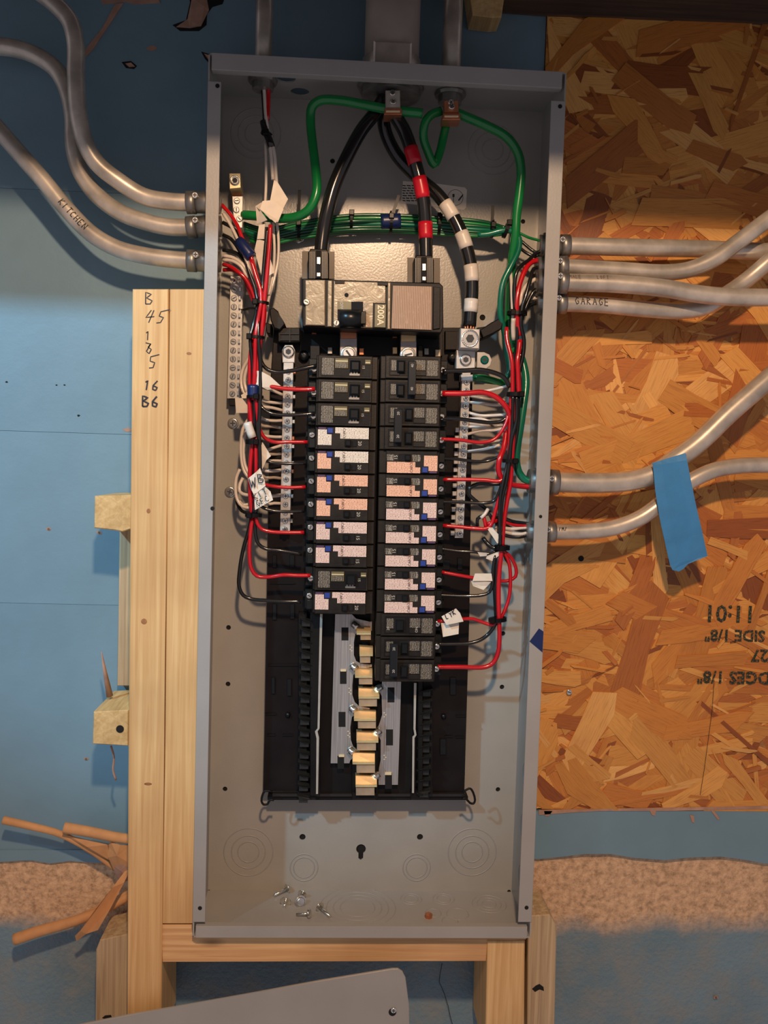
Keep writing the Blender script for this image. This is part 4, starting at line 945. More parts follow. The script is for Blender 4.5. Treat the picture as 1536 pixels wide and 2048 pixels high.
r1, q1 = conduit('uppermost conduit leaving the right side, running straight out', [(1100, 492), (1137, 492), (1266, 495), (1363, 497, 38), (1411, 498, 35), (1470, 501, 32), (1560, 504, 30), (1700, 506, 30)], 9.6, 1, 'R', d=42)
r2, q2 = conduit('thin conduit on the right that rises steeply to the frame edge', [(1095, 534), (1121, 534), (1234, 540), (1331, 545), (1379, 539, 52), (1427, 519, 55), (1476, 484, 56), (1536, 439, 56), (1620, 380, 56), (1700, 325, 56)], 9, 1, 'R', d=50)
r3, q3 = conduit('conduit on the right with faded brown scribbles, in front of its neighbours', [(1095, 563), (1134, 565), (1234, 568, 65), (1331, 577, 68), (1395, 588, 69), (1460, 594, 69), (1536, 595, 69), (1640, 592, 69)], 9.6, 1, 'R', d=62)
r4, q4 = conduit('conduit on the right handwritten GARAGE, lowest of the upper four', [(1093, 607), (1121, 607), (1201, 610), (1298, 619), (1363, 622), (1411, 614), (1450, 590), (1492, 561), (1536, 524, 50), (1600, 470, 54)], 9, 1, 'R', d=46)
r5, q5 = conduit('thick conduit on the right with the blue masking tape, rising to the edge', [(1078, 963), (1105, 964), (1201, 966), (1266, 961), (1308, 948), (1347, 922), (1395, 887), (1460, 825), (1508, 783), (1560, 738), (1650, 660)], 11.3, 1, 'R', d=50)
r6, q6 = conduit('lowest conduit on the right, passing behind the blue tape', [(1072, 1064), (1098, 1064), (1185, 1062), (1234, 1054), (1282, 1035), (1331, 1000), (1379, 964), (1427, 941), (1476, 932), (1536, 930), (1640, 928)], 9, 1, 'R', d=48)
on_tube('GARAGE', q4, .030, .009, .0078, .0009, -.002, r4)
on_tube('MALE', q3, .022, .0096, .004, .0007, .003, r3, m='rust'); on_tube('LOFT', q3, .052, .0096, .004, .0007, .003, r3, m='rust')
on_tube('/M/', q6, .024, .009, .004, .0008, .002, r6)
def vconduit(label, x, y0, y1, r, d, collar=None):
    p = [at(x, y0, d), at(x + .5, (y0 + y1) / 2, d), at(x, y1, d)]
    p[0].z = ZT + T + .001; p[1].x = p[2].x = p[0].x; o = thing('conduit', p[0], label, 'conduit', 'conduits')
    b = MB(); b.tube(p, r / 1e3, 28); b.build('tube', 'zinc' if r < 20 else 'pvc', o)
    R_ = (r + 2.2) / 1e3
    if collar:
        b = MB(); b.tube([p[0], p[0] + Vector((0, 0, collar / 2e3)), p[0] + Vector((0, 0, collar / 1e3))], R_, 28); c = b.build('connector', 'zinc_dark' if r < 20 else 'zinc', o)
        link('set_screw', SM['conn'], o, p[0] + Vector((0, -R_ + .0006, collar / 2e3)))
    b = MB(); q = Vector((p[0].x, p[0].y, ZT)); b.lathe([((r + 6) / 1e3, 0), ((r + 7) / 1e3, -.002), ((r + 6) / 1e3, -.005), ((r + 2.5) / 1e3, -.005), ((r + 2.5) / 1e3, -.012), ((r - 1) / 1e3, -.012)], q, 'z', 16, smooth=False)
    b.build('locknut', 'zinc_dark', o); return o, p
M['pvc'] = mat('dusty_grey_pipe', (0.36, 0.31, 0.27), 0.6, 0.0, (30, 0.1))
v1, _ = vconduit('dark thin conduit dropping into the left of the box top', 527, 118, -30, 9, 50, 16)
v2, _ = vconduit('very thick dusty pipe entering the middle of the box top', 783, 122, -30, 29.5, 50, 22)
v3, _ = vconduit('medium conduit dropping into the box top right of the thick pipe', 902, 138, -30, 10.5, 40)
b = MB(); q = at(797, 100, 88); b.box(q.x - .026, q.x + .014, -.086, -.078, ZT + .004, ZT + .030, 0, .002); b.build('clamp_block', 'zinc', v2)

# ================================================================ WIRES
def wire(m, label, pts, r=1.75, d=55, cat='wire', group=None, name='wire', n=10):
    b = MB(); p = path(pts, d); b.tube(p, r / 1e3, n); o = b.build(name, m); tag(o, label, cat, group); return o, p
def band(o, p, y0, y1, r, m, name='tape_band'):
    # sleeve over the stretch of the path between two picture heights
    def zz(q): return q.z
    za, zb_ = y0, y1; seg = [q for q in p if zb_ <= q.z <= za]
    if len(seg) < 2: return
    b = MB(); b.tube(seg, r / 1e3, 20); return b.build(name, m, o)
def zof(x, y, d): return at(x, y, d).z
# big service cables
cbl, p = wire('blackw', 'thick plain black cable feeding the left terminal of the main breaker', [(772, 190, 50), (748, 228, 52), (722, 262, 56), (692, 318, 60), (669, 370, 62), (655, 420, 62), (647, 460, 60), (642, 502, 60), (641, 530, 60)], 7.3, cat='cable', name='service_cable', n=20)
cbr, p = wire('blackw', 'thick black cable with three red tape bands above the right main terminal', [(775, 190, 58), (792, 232, 60), (810, 265, 62), (826, 312, 64), (842, 372, 64), (849, 420, 62), (851, 460, 60), (852, 515, 60), (852, 545, 60)], 7.3, cat='cable', name='service_cable', n=20)
for y0, y1 in ((293, 331), (353, 397), (437, 481)): band(cbr, p, zof(830, y0, 62), zof(830, y1, 62), 7.8, 'redtape')
cbw, p = wire('blackw', 'thick black cable with white tape bands ending in the square silver lug', [(772, 195, 44), (768, 250, 40), (790, 305, 38), (830, 350, 40), (878, 392, 46), (908, 436, 50), (928, 480, 52), (941, 530, 52), (944, 580, 52), (941, 625, 52), (939, 652, 52)], 7.3, cat='cable', name='service_cable', n=20)
for y0, y1 in ((402, 443), (461, 499), (525, 564), (589, 627)): band(cbw, p, zof(920, y0, 51), zof(920, y1, 51), 7.8, 'whitetape')
b = MB(); 
for k in range(9):
    a = 2 * math.pi * k / 9; q = at(939, 650, 52) + Vector((math.cos(a) * .005, math.sin(a) * .005, 0)); b.tube([q, q + Vector((0, 0, -.004)), q + Vector((0, 0, -.008))], .0012, 5)
tag(b.build('copper_strands', 'copper', cbw), kind='stuff')
wire('blackw', 'thin black wire beside the white-banded cable where it leaves the thick pipe', [(760, 200, 40), (765, 258, 38), (775, 290, 36), (800, 325, 36), (835, 362, 40)], 4.0)
# main green ground conductor
gr1, _ = wire('green', 'thick bright green ground wire from the ground lug up to the top clamp', [(486, 430, 28), (515, 432, 36), (560, 437, 44), (592, 434, 52), (615, 422, 58), (628, 402, 60), (634, 378, 60), (631, 335, 56), (625, 285, 52), (621, 240, 50), (624, 214, 52), (640, 201, 54), (680, 201, 58), (730, 210, 62), (785, 220, 66), (845, 227, 66)], 5.0, n=18)
gr2, _ = wire('green', 'green loop of ground wire hanging between the two top clamps', [(882, 222, 60), (862, 230, 62), (850, 246, 62), (847, 275, 60), (856, 304, 58), (868, 329, 55), (879, 306, 52), (888, 268, 50), (898, 222, 50)], 4.6, n=18)
gr3, _ = wire('green', 'thick bright green ground wire curving down the right side from the second clamp', [(905, 222, 60), (933, 234, 60), (974, 252, 60), (1014, 275, 58), (1036, 307, 56), (1042, 342, 55), (1039, 385, 54), (1033, 432, 52), (1031, 470, 50), (1024, 520, 42), (1020, 590, 38), (1019, 660, 36), (1030, 705, 38)], 5.0, n=18)
for nm, x, y, lb_ in (('ground_clamp', 786, 202, 'silver and copper clamp under the thick pipe holding the green wire'), ('ground_clamp', 903, 212, 'rusty copper clamp under the right conduit holding the green wire')):
    o = thing(nm, at(x, y + 24, 60), lb_, 'clamp', 'ground clamps on the green wire'); big = x < 800
    b = MB(); b.ext([(x - 17, y + 14), (x + 18, y + 14), (x + 18, y + 27), (x - 18, y + 27)], 76, 56, 0, .8); b.build('saddle', 'copper', o)
    b = MB(); b.ext([(x - 15, y - 22 if big else y - 12), (x + 14, y - 22 if big else y - 12), (x + 15, y + 14), (x - 15, y + 14)], 74, 68, 0, 1); b.build('body', 'zinc' if big else 'copper', o)
    b = MB(); b.rect(x - 14, y + 19, x + 14, y + 22, 77, 76); b.build('bright_edge', 'cream', o)
    screw('conn', x, y + 2, 74, o, 'clamp_screw'); screw('small', x - 1, y - 16 if big else y - 7, 74, o, 'clamp_screw')
# green bundle across the top
ga = [('dgreen', (480, 452), 436, 425, 440, 2.0), ('green', (484, 458), 441, 431, 446, 1.7), ('dgreen', (486, 464), 446, 437, 450, 2.2), ('teal', (490, 470), 451, 443, 456, 2.4), ('dgreen', (494, 477), 456, 449, 461, 2.2), ('dgreen', (500, 484), 462, 454, 466, 2.0), ('green', (500, 489), 467, 458, 468, 1.7)]
gl = ['topmost', 'second', 'third', 'fourth', 'fifth', 'sixth', 'lowest']
for i, (m_, s_, ya, ym, yb_, rr) in enumerate(ga):
    wire(m_, 'green wire in the bunch crossing under the sticker, ' + gl[i] + ' of seven', [(s_[0], s_[1] - 8, 14), (530, ya + 22, 16), (600, ya + 9, 17), (700, ym + 6, 17 + 3 * (i % 3)), (800, ym + 6, 18 + 3 * (i % 2)), (900, ym + 12, 20), (970, yb_ + 4, 26), (1012, 456 + i * 2, 36)], rr, group='green wires crossing the top of the box')
wire('teal', 'teal green wire hanging from the right end of the crossing bunch to the black clip', [(955, 470, 44), (977, 468, 46), (1006, 461, 48), (1026, 463, 48), (1038, 477, 50), (1037, 500, 52), (1023, 530, 54), (1007, 562, 54), (1001, 596, 54), (1001, 631, 52), (1007, 656, 46), (1013, 700, 34), (1018, 745, 30), (1006, 762, 32), (975, 762, 38), (945, 756, 42)], 3.2, n=12)
wire('dgreen', 'dark green wire behind the teal one, straight down from the tie', [(1022, 462, 40), (1026, 500, 42), (1020, 560, 42), (1018, 620, 40), (1019, 680, 36)], 2.2)
wire('green', 'thin green wire slanting to the uppermost right fitting', [(1020, 460, 46), (1036, 465, 46), (1057, 475, 46), (1078, 481, 42), (1086, 484, 42)], 1.5)
wire('teal', 'thick teal green wire swinging down the right wall to the lower fitting', [(1032, 690, 36), (1045, 722, 40), (1052, 762, 44), (1047, 810, 48), (1040, 858, 50), (1035, 890, 50), (1033, 925, 50), (1038, 945, 50), (1048, 958, 50), (1062, 964, 50)], 4.2, n=14)
wire('green', 'flattened bright green wire stub beside the end of the right neutral bar', [(948, 756, 44), (962, 755, 46), (980, 759, 47), (1000, 765, 46), (1014, 768, 44)], 3.6, n=12)

# ---- left bundle
def L_(m_, lab_, pts, r=1.75, d=58, **k): return wire(m_, lab_, pts, r, d, **k)
L_('white', 'white wire dropping from the box top at left, into the black taped stretch', [(526, 145, 50), (529, 190, 50), (531, 225, 52), (534, 250, 54), (541, 300, 56), (546, 360, 58)], 1.9)
L_('red', 'red wire beside the white one dropping from the box top at left', [(537, 147, 50), (537, 195, 50), (535, 240, 52)], 2.3)
L_('blackw', 'black wire beside the white one dropping from the box top at left', [(522, 147, 48), (526, 190, 48), (529, 240, 50)], 2.0)
L_('white', 'pale wire leftmost of the three between the black sleeve and the big label', [(531, 285, 52), (532, 330, 54), (532, 375, 56), (530, 410, 58)], 1.6)
L_('white', 'pale wire rightmost of the three between the black sleeve and the big label', [(541, 270, 54), (549, 310, 56), (552, 350, 58), (554, 380, 60)], 1.9)
b = MB(); b.tube(path([(527, 243, 52), (531, 262, 54), (538, 278, 56), (543, 294, 57)]), .0040, 12); tag(b.build('tape_sleeve', 'bluetape' if 0 else 'blackw'), 'black tape wrapped round the wires at the upper left in the box', 'tape')
# main run: wires going from left fittings and label down through the ties
runs = [('red', 'red wire running from the big cloth label straight down the left bunch', [(541, 450, 66), (538, 500, 66), (533, 560, 66), (529, 602, 66), (526, 640, 66), (521, 675, 66), (516, 720, 66), (514, 760, 66), (513, 800, 66), (517, 845, 64)], 2.3),
        ('blackw', 'black wire running from the big cloth label down the left bunch', [(535, 455, 62), (529, 520, 62), (525, 570, 62), (521, 604, 64), (518, 640, 64), (517, 675, 64), (518, 715, 62), (517, 790, 62), (514, 870, 64), (513, 950, 62), (507, 1030, 60)], 2.2),
        ('red', 'red wire from the blue-taped trio, leftmost in the middle of the left bunch', [(444, 410, 50), (460, 428, 54), (475, 452, 58), (484, 475, 60), (500, 508, 62), (510, 540, 62), (519, 575, 62), (519, 605, 62), (512, 640, 62), (505, 675, 62), (500, 720, 62), (499, 780, 62), (499, 840, 60)], 2.1),
        ('white', 'white wire entering with the red one beside the left ground lug', [(446, 426, 48), (460, 448, 52), (475, 478, 56), (489, 510, 60), (498, 535, 60), (508, 565, 58), (515, 600, 56)], 1.8),
        ('blackw', 'black wire entering just under the left ground lug', [(446, 445, 46), (470, 460, 52), (487, 500, 58), (497, 540, 60), (511, 580, 62), (515, 605, 64), (508, 645, 64), (501, 675, 66), (505, 730, 64), (509, 800, 64), (508, 860, 62)], 2.1),
        ('red', 'red wire down the middle of the left bunch between the two upper ties', [(502, 520, 64), (513, 555, 65), (522, 585, 66), (522, 606, 68), (516, 640, 68), (511, 675, 70), (510, 720, 68), (508, 770, 68), (507, 800, 66)], 2.2),
        ('blackw', 'black wire curving up from the middle left fitting into the bunch', [(446, 500, 46), (470, 505, 50), (490, 525, 54), (504, 560, 58), (514, 600, 60), (515, 640, 60), (511, 676, 60), (513, 740, 58), (516, 800, 58)], 2.1),
        ('white', 'white wire arching out of the middle left fitting', [(446, 512, 50), (462, 514, 52), (480, 524, 54), (490, 535, 54), (505, 570, 52)], 2.0),
        ('white', 'second white wire just below the arching one at the lower left fitting', [(446, 520, 52), (465, 522, 56), (482, 533, 57), (495, 556, 56)], 1.8),
        ('red', 'red wire arching out of the lowest left fitting', [(447, 529, 50), (460, 533, 56), (475, 543, 60), (490, 556, 60), (503, 580, 58), (511, 604, 57)], 2.2),
        ('red', 'dark red wire hidden beneath the arching red one at the lowest left fitting', [(447, 540, 46), (465, 540, 50), (485, 552, 52), (500, 585, 53), (508, 605, 54)], 2.1),
        ('blackw', 'black wire rising beside the silver screw at the left fittings', [(447, 470, 44), (462, 478, 48), (478, 500, 50), (486, 520, 48)], 2.0),
        ('red', 'short bright red wire right of centre in the left bunch at the second tie', [(530, 604, 62), (529, 635, 64), (523, 670, 66), (519, 700, 62), (516, 735, 60)], 2.0),
        ('white', 'pale wire leaving the right edge of the big label down to the first tie', [(553, 440, 50), (557, 480, 48), (556, 520, 48), (548, 560, 50), (537, 600, 52), (531, 640, 50), (525, 680, 48)], 1.6),
        ('white', 'pale wire close beside the red one below the big label', [(546, 445, 50), (549, 500, 50), (546, 550, 50), (538, 590, 54)], 1.6)]
for m_, lab_, pts, rr in runs: L_(m_, lab_, pts, rr)
runs2 = [('red', 'red wire along the left edge of the bunch from blue tape to white sleeve', [(497, 790, 62), (500, 820, 62), (503, 850, 62), (506, 880, 62)], 2.2),
         ('red', 'red wire between white sleeve and handwritten labels, outer of two', [(506, 880, 62), (502, 915, 62), (500, 950, 62), (501, 990, 60), (504, 1030, 58)], 2.4),
         ('red', 'red wire between white sleeve and handwritten labels, inner of two', [(512, 870, 64), (512, 905, 66), (512, 945, 66), (511, 985, 62), (508, 1030, 60)], 2.0),
         ('blackw', 'long black wire along the right edge of the left bunch', [(516, 620, 66), (517, 680, 70), (521, 740, 68), (520, 800, 70), (518, 860, 70), (520, 930, 68), (517, 985, 62), (510, 1030, 62)], 2.2),
         ('blackw', 'black wire at the left edge of the bunch below the blue tape', [(502, 795, 60), (505, 840, 60), (508, 880, 60), (507, 950, 58), (505, 1030, 58)], 2.0)]
for m_, lab_, pts, rr in runs2: L_(m_, lab_, pts, rr)
# branches to the left breakers
br = [('blackw', 'black wire with a bend to the top left breaker', [(519, 690, 60), (522, 722, 62), (534, 738, 64), (552, 744, 64), (580, 742, 64), (610, 736, 64), (634, 731, 63)], 2.2),
      ('red', 'red wire to the second left breaker, coming from a cloth flag', [(512, 772, 64), (540, 773, 64), (565, 777, 64), (600, 779, 64), (630, 778, 63)], 2.4),
      ('blackw', 'black wire to the third left breaker', [(516, 800, 62), (524, 815, 64), (540, 826, 64), (570, 830, 64), (605, 829, 64), (630, 827, 63)], 2.0),
      ('red', 'red wire to the fourth left breaker', [(516, 840, 62), (520, 860, 62), (530, 876, 62), (548, 884, 60), (580, 884, 58), (615, 884, 56)], 2.0),
      ('blackw', 'black wire to the fifth left breaker', [(516, 900, 60), (535, 922, 58), (565, 927, 58), (590, 927, 57), (612, 927, 54)], 1.7),
      ('red', 'red wire to the sixth left breaker', [(516, 960, 62), (530, 969, 62), (550, 973, 60), (580, 975, 58), (611, 974, 56)], 2.0),
      ('blackw', 'black wire to the seventh left breaker', [(512, 1005, 60), (528, 1016, 60), (550, 1022, 60), (580, 1023, 58), (608, 1022, 55)], 1.8),
      ('red', 'red wire to the eighth left breaker', [(511, 1030, 60), (514, 1045, 60), (522, 1057, 60), (540, 1063, 60), (570, 1065, 58), (608, 1065, 56)], 2.1),
      ('blackw', 'black wire to the ninth left breaker', [(510, 1030, 56), (511, 1070, 56), (517, 1088, 56), (530, 1097, 56), (560, 1101, 56), (604, 1108, 54)], 2.0),
      ('red', 'red wire to the tenth left breaker, the unlabelled one', [(505, 1035, 58), (500, 1075, 58), (499, 1110, 58), (503, 1138, 58), (514, 1152, 58), (537, 1154, 58), (567, 1150, 60), (595, 1151, 60), (621, 1151, 60)], 2.2),
      ('blackw', 'black wire looping lowest to the last left breaker', [(503, 1035, 56), (496, 1065, 56), (486, 1100, 54), (479, 1143, 52), (478, 1172, 52), (486, 1190, 52), (503, 1198, 52), (537, 1201, 54), (570, 1203, 55), (602, 1203, 54)], 2.1)]
for m_, lab_, pts, rr in br: L_(m_, lab_, pts, rr)
# whites into the left neutral bar
nlb = [(520, 772, 566, 790), (524, 800, 566, 806), (522, 812, 566, 821), (526, 838, 566, 841), (524, 851, 566, 857), (522, 869, 566, 874), (524, 905, 566, 890), (528, 906, 566, 907), (528, 923, 565, 922), (526, 940, 564, 940), (530, 955, 564, 957), (528, 990, 564, 990), (532, 1008, 564, 1007)]
nn = ['first', 'second', 'third', 'fourth', 'fifth', 'sixth', 'seventh', 'eighth', 'ninth', 'tenth', 'eleventh', 'twelfth', 'lowest']
for i, (x0, y0, x1, y1) in enumerate(nlb):
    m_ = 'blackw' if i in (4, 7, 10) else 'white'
    L_('white' if m_ == 'white' else 'shaded_white', ('white' if m_ == 'white' else 'shaded white') + ' wire into the left neutral bar, ' + nn[i] + ' from the top', [(x0 - 12, y0 - 14, 46), (x0, y0, 44), ((x0 + x1) / 2, (y0 + y1) / 2 + (2 if i % 2 else -1), 42), (x1, y1, 38)], 1.7 if i not in (9, 11) else 2.0, group='white wires into the left neutral bar')
arcs = [('white', 'tan-white wire bowing out left below the ground bar, outer one', [(499, 715, 48), (487, 735, 46), (482, 757, 46), (486, 782, 48), (500, 800, 50)]),
        ('white', 'tan-white wire bowing out left below the ground bar, inner one', [(502, 722, 50), (492, 742, 50), (489, 764, 50), (494, 786, 52)]),
        ('white', 'long tan wire bowing left of the white sleeve, outer one', [(497, 838, 46), (486, 858, 46), (482, 890, 46), (484, 925, 48), (490, 945, 50), (502, 960, 52)]),
        ('white', 'long tan wire bowing left of the white sleeve, inner one', [(500, 850, 48), (491, 868, 48), (487, 900, 48), (490, 930, 50), (498, 948, 52)]),
        ('white', 'tan wire curling round just right of the lower left panel screw', [(480, 938, 44), (473, 955, 44), (471, 978, 46), (475, 1000, 48), (485, 1013, 50), (502, 1016, 52)]),
        ('white', 'tan wire hooked like a J above the lowest tie of the left bunch', [(486, 956, 46), (480, 968, 48), (479, 982, 50), (486, 988, 52), (504, 991, 54)]),
        ('white', 'pale wire under the J-shaped one by the lowest tie', [(478, 1002, 48), (486, 1010, 46), (500, 1008, 46)]),
        ('blackw', 'black wire following the outermost tan curl to the lowest tie', [(472, 985, 40), (475, 1008, 42), (484, 1022, 46), (500, 1027, 52)])]
for m_, lab_, pts in arcs: L_(m_, lab_, pts, 1.9)
L_('blackw', 'dark thin wire bridging from the ground bar to the first left tie', [(484, 620, 26), (500, 617, 34), (515, 618, 48)], 1.7)

# ---- right bundle
def R_(m_, lab_, pts, r=1.75, d=58, **k): return wire(m_, lab_, pts, r, d, **k)
rw = [('red', 'red wire curving from the upper right fittings into the right bunch', [(1078, 520, 50), (1062, 525, 54), (1052, 537, 58), (1042, 560, 60), (1035, 590, 62), (1033, 620, 62), (1036, 648, 60), (1039, 672, 58)], 2.9),
      ('blackw', 'black wire arching over the red one from the upper right fittings', [(1086, 500, 46), (1070, 508, 50), (1058, 520, 56), (1045, 529, 60), (1033, 545, 62), (1029, 575, 62), (1030, 620, 62)], 2.1),
      ('blackw', 'black wire inside the right bunch, nearest to the right wall above the first tie', [(1080, 535, 48), (1067, 538, 56), (1060, 560, 60), (1052, 590, 62), (1044, 617, 62), (1042, 650, 62), (1048, 680, 60), (1046, 710, 60), (1038, 745, 60), (1033, 790, 60)], 2.2),
      ('blackw', 'black wire crossing from the second right fitting to the first tie', [(1082, 550, 44), (1066, 552, 52), (1056, 575, 56), (1047, 600, 58), (1040, 622, 60), (1035, 660, 60), (1034, 700, 58), (1031, 750, 58), (1029, 790, 58)], 2.0),
      ('white', 'white wire arching out of the third right fitting', [(1084, 554, 50), (1066, 561, 54), (1052, 572, 56), (1043, 588, 58), (1040, 612, 58)], 2.3),
      ('white', 'white wire hanging straight beside the dark green one to the first right tie', [(1020, 528, 46), (1023, 570, 50), (1025, 620, 58), (1027, 645, 60)], 1.9),
      ('white', 'short white wire below the first right tie', [(1027, 636, 62), (1026, 655, 58), (1027, 680, 54)], 2.6),
      ('white', 'short white wire leaving the lowest upper fitting on the right', [(1074, 596, 50), (1062, 597, 52), (1052, 599, 52), (1046, 606, 52)], 2.1),
      ('blackw', 'black wire slanting from the fittings to behind the thick green wire, upper', [(1086, 505, 44), (1070, 504, 44), (1056, 494, 42), (1042, 482, 40), (1030, 474, 38)], 1.8),
      ('blackw', 'black wire slanting from the fittings to behind the thick green wire, lower', [(1084, 516, 40), (1065, 512, 40), (1050, 504, 38), (1040, 496, 36), (1030, 490, 36)], 1.8),
      ('blackw', 'black wire leaving the GARAGE conduit fitting', [(1076, 605, 46), (1060, 610, 50), (1048, 622, 54), (1043, 640, 54)], 2.4),
      ('blackw', 'thick black wire hugging the fittings along the right wall', [(1082, 575, 54), (1070, 580, 58), (1058, 600, 58), (1048, 625, 58)], 2.3),
      ('red', 'red wire left of two between the black clip and the second right tie', [(1013, 655, 58), (1014, 680, 60), (1019, 700, 62), (1024, 725, 64), (1025, 760, 64), (1025, 790, 64)], 2.3),
      ('red', 'red wire right of two between the first and second right ties', [(1040, 680, 60), (1038, 700, 62), (1035, 720, 64), (1036, 745, 64), (1038, 790, 64)], 2.7),
      ('white', 'greyish white wire beside the left red one above the second right tie', [(1011, 670, 54), (1013, 690, 56), (1020, 715, 58), (1022, 740, 58)], 1.5),
      ('red', 'long red wire down the right bunch from the second tie to the third', [(1029, 785, 64), (1028, 830, 64), (1026, 880, 64), (1024, 922, 62), (1021, 965, 60), (1013, 1010, 60), (1008, 1043, 60), (1005, 1094, 60)], 2.4),
      ('red', 'red wire left side of the right bunch below the second tie', [(1022, 785, 62), (1021, 830, 62), (1019, 880, 62), (1018, 920, 60)], 2.1),
      ('blackw', 'black wire in the centre of the right bunch between second and third ties', [(1033, 790, 66), (1033, 840, 66), (1023, 880, 66), (1019, 922, 66), (1013, 960, 64), (1004, 1000, 64), (1001, 1050, 64), (1000, 1094, 64)], 2.3),
      ('blackw', 'black wire with light reflections left of centre in the right bunch', [(1026, 790, 68), (1025, 840, 66), (1021, 890, 66), (1015, 925, 64), (1006, 965, 66), (1001, 990, 66), (999, 1030, 66), (1001, 1094, 66)], 1.9),
      ('blackw', 'black wire at the outer right edge of the bunch under the second tie', [(1037, 790, 62), (1036, 850, 62), (1028, 900, 62), (1022, 950, 58), (1013, 1000, 58), (1006, 1060, 58)], 2.0),
      ('red', 'red wire crossing down-left to the eighth right breaker', [(1017, 925, 62), (1009, 965, 62), (998, 998, 62), (990, 1025, 62), (982, 1050, 62), (973, 1057, 62), (951, 1057, 60), (920, 1054, 58), (886, 1051, 56)], 2.2),
      ('red', 'red wire looping wide right below the third right tie', [(1005, 1100, 62), (1022, 1115, 58), (1032, 1137, 56), (1031, 1153, 54), (1018, 1161, 54), (1000, 1162, 54), (978, 1160, 56), (955, 1157, 58), (920, 1151, 58), (883, 1144, 56)], 2.0),
      ('red', 'red wire bulging right between the third and fourth right ties', [(1006, 1100, 60), (1018, 1126, 58), (1021, 1160, 58), (1018, 1195, 58), (1010, 1220, 60), (1001, 1238, 60)], 2.1),
      ('red', 'long straight red wire of the right bunch to the lowest breaker', [(1004, 1094, 64), (999, 1140, 64), (997, 1186, 64), (998, 1235, 64), (999, 1275, 62), (996, 1306, 60), (986, 1326, 58), (970, 1334, 58), (920, 1334, 58), (872, 1334, 58)], 2.6),
      ('red', 'thick red wire from the second right breaker to the right bunch', [(884, 787, 63), (930, 787, 64), (965, 785, 64), (990, 793, 64), (1008, 809, 64), (1018, 826, 62), (1020, 860, 56)], 3.1),
      ('red', 'thick red wire bowing left of the bunch and into the lower right fitting', [(1013, 860, 50), (1007, 898, 56), (999, 918, 60), (997, 940, 60), (1003, 956, 58), (1019, 968, 56), (1040, 972, 52), (1062, 974, 50)], 3.1),
      ('red', 'red wire from the fourth right breaker rising into the bunch', [(882, 878, 62), (920, 880, 62), (961, 885, 62), (986, 880, 62), (1001, 866, 62), (1012, 846, 62), (1018, 820, 60)], 2.0),
      ('red', 'straight red wire to the sixth right breaker', [(886, 959, 56), (930, 959, 58), (969, 960, 60), (1000, 962, 62), (1010, 955, 62)], 2.2),
      ('red', 'dull red wire through the big cloth flag to the plain single breaker', [(875, 1243, 62), (900, 1240, 62), (926, 1238, 60), (947, 1238, 58), (961, 1243, 58), (984, 1250, 60), (994, 1247, 60)], 2.0),
      ('blackw', 'black wire from the first right breaker arching to the bunch', [(884, 742, 63), (930, 741, 62), (962, 740, 62), (990, 746, 62), (1008, 755, 62), (1020, 775, 62)], 2.7),
      ('blackw', 'black wire to the third right breaker', [(880, 836, 62), (920, 838, 60), (944, 841, 58), (980, 845, 56), (1005, 842, 56), (1018, 830, 56)], 2.2),
      ('blackw', 'black wire to the fifth right breaker, sagging', [(874, 915, 56), (920, 919, 54), (952, 923, 54), (975, 922, 54), (996, 914, 56), (1008, 905, 58)], 1.8),
      ('blackw', 'black wire to the seventh right breaker, turning up beside the bunch', [(870, 1003, 56), (920, 1004, 56), (971, 1006, 58), (989, 1001, 60), (998, 985, 62), (1004, 965, 64)], 1.9),
      ('blackw', 'black loop left of the right bunch below the straight red wire', [(1006, 968, 52), (985, 968, 50), (955, 968, 48), (940, 976, 48), (938, 988, 48), (946, 997, 48), (965, 1012, 48), (980, 1024, 46)], 2.2),
      ('blackw', 'thin black wire to the ninth right breaker through a small cloth flag', [(874, 1096, 54), (915, 1102, 56), (950, 1104, 58), (975, 1108, 58), (993, 1102, 60)], 1.7),
      ('blackw', 'black wire bending from the bunch to the last white-labelled right breaker', [(990, 1110, 60), (986, 1140, 60), (985, 1168, 60), (979, 1184, 58), (965, 1190, 58), (930, 1192, 56), (876, 1190, 54)], 1.9),
      ('blackw', 'black wire curving below the fourth right tie to the lower double breaker', [(996, 1235, 62), (990, 1250, 60), (977, 1268, 58), (960, 1280, 58), (940, 1286, 58), (905, 1288, 58), (873, 1288, 58)], 2.1),
      ('blackw', 'thick black wire between third and fourth right ties, leftmost', [(1000, 1096, 58), (991, 1120, 58), (989, 1160, 58), (991, 1200, 58), (993, 1238, 58)], 2.6),
      ('blackw', 'black wire beside the leftmost one between third and fourth right ties', [(1002, 1096, 56), (995, 1130, 60), (993, 1180, 60), (995, 1238, 60)], 2.4),
      ('blackw', 'short black wire poking right under the third right tie', [(1006, 1100, 50), (1012, 1118, 48), (1020, 1130, 46)], 1.8)]
for m_, lab_, pts, rr in rw: R_(m_, lab_, pts, rr)
nrb = [(940, 783, 965, 783, 1015, 772), (938, 804, 966, 807, 1010, 809), (936, 823, 960, 831, 1012, 829), (936, 838, 962, 838, 1000, 844), (934, 853, 965, 855, 1012, 860), (934, 870, 965, 861, 1010, 856), (930, 904, 960, 900, 1000, 890), (936, 790, 970, 797, 1012, 800), (936, 846, 970, 851, 1010, 850), (932, 888, 960, 884, 1005, 880)]
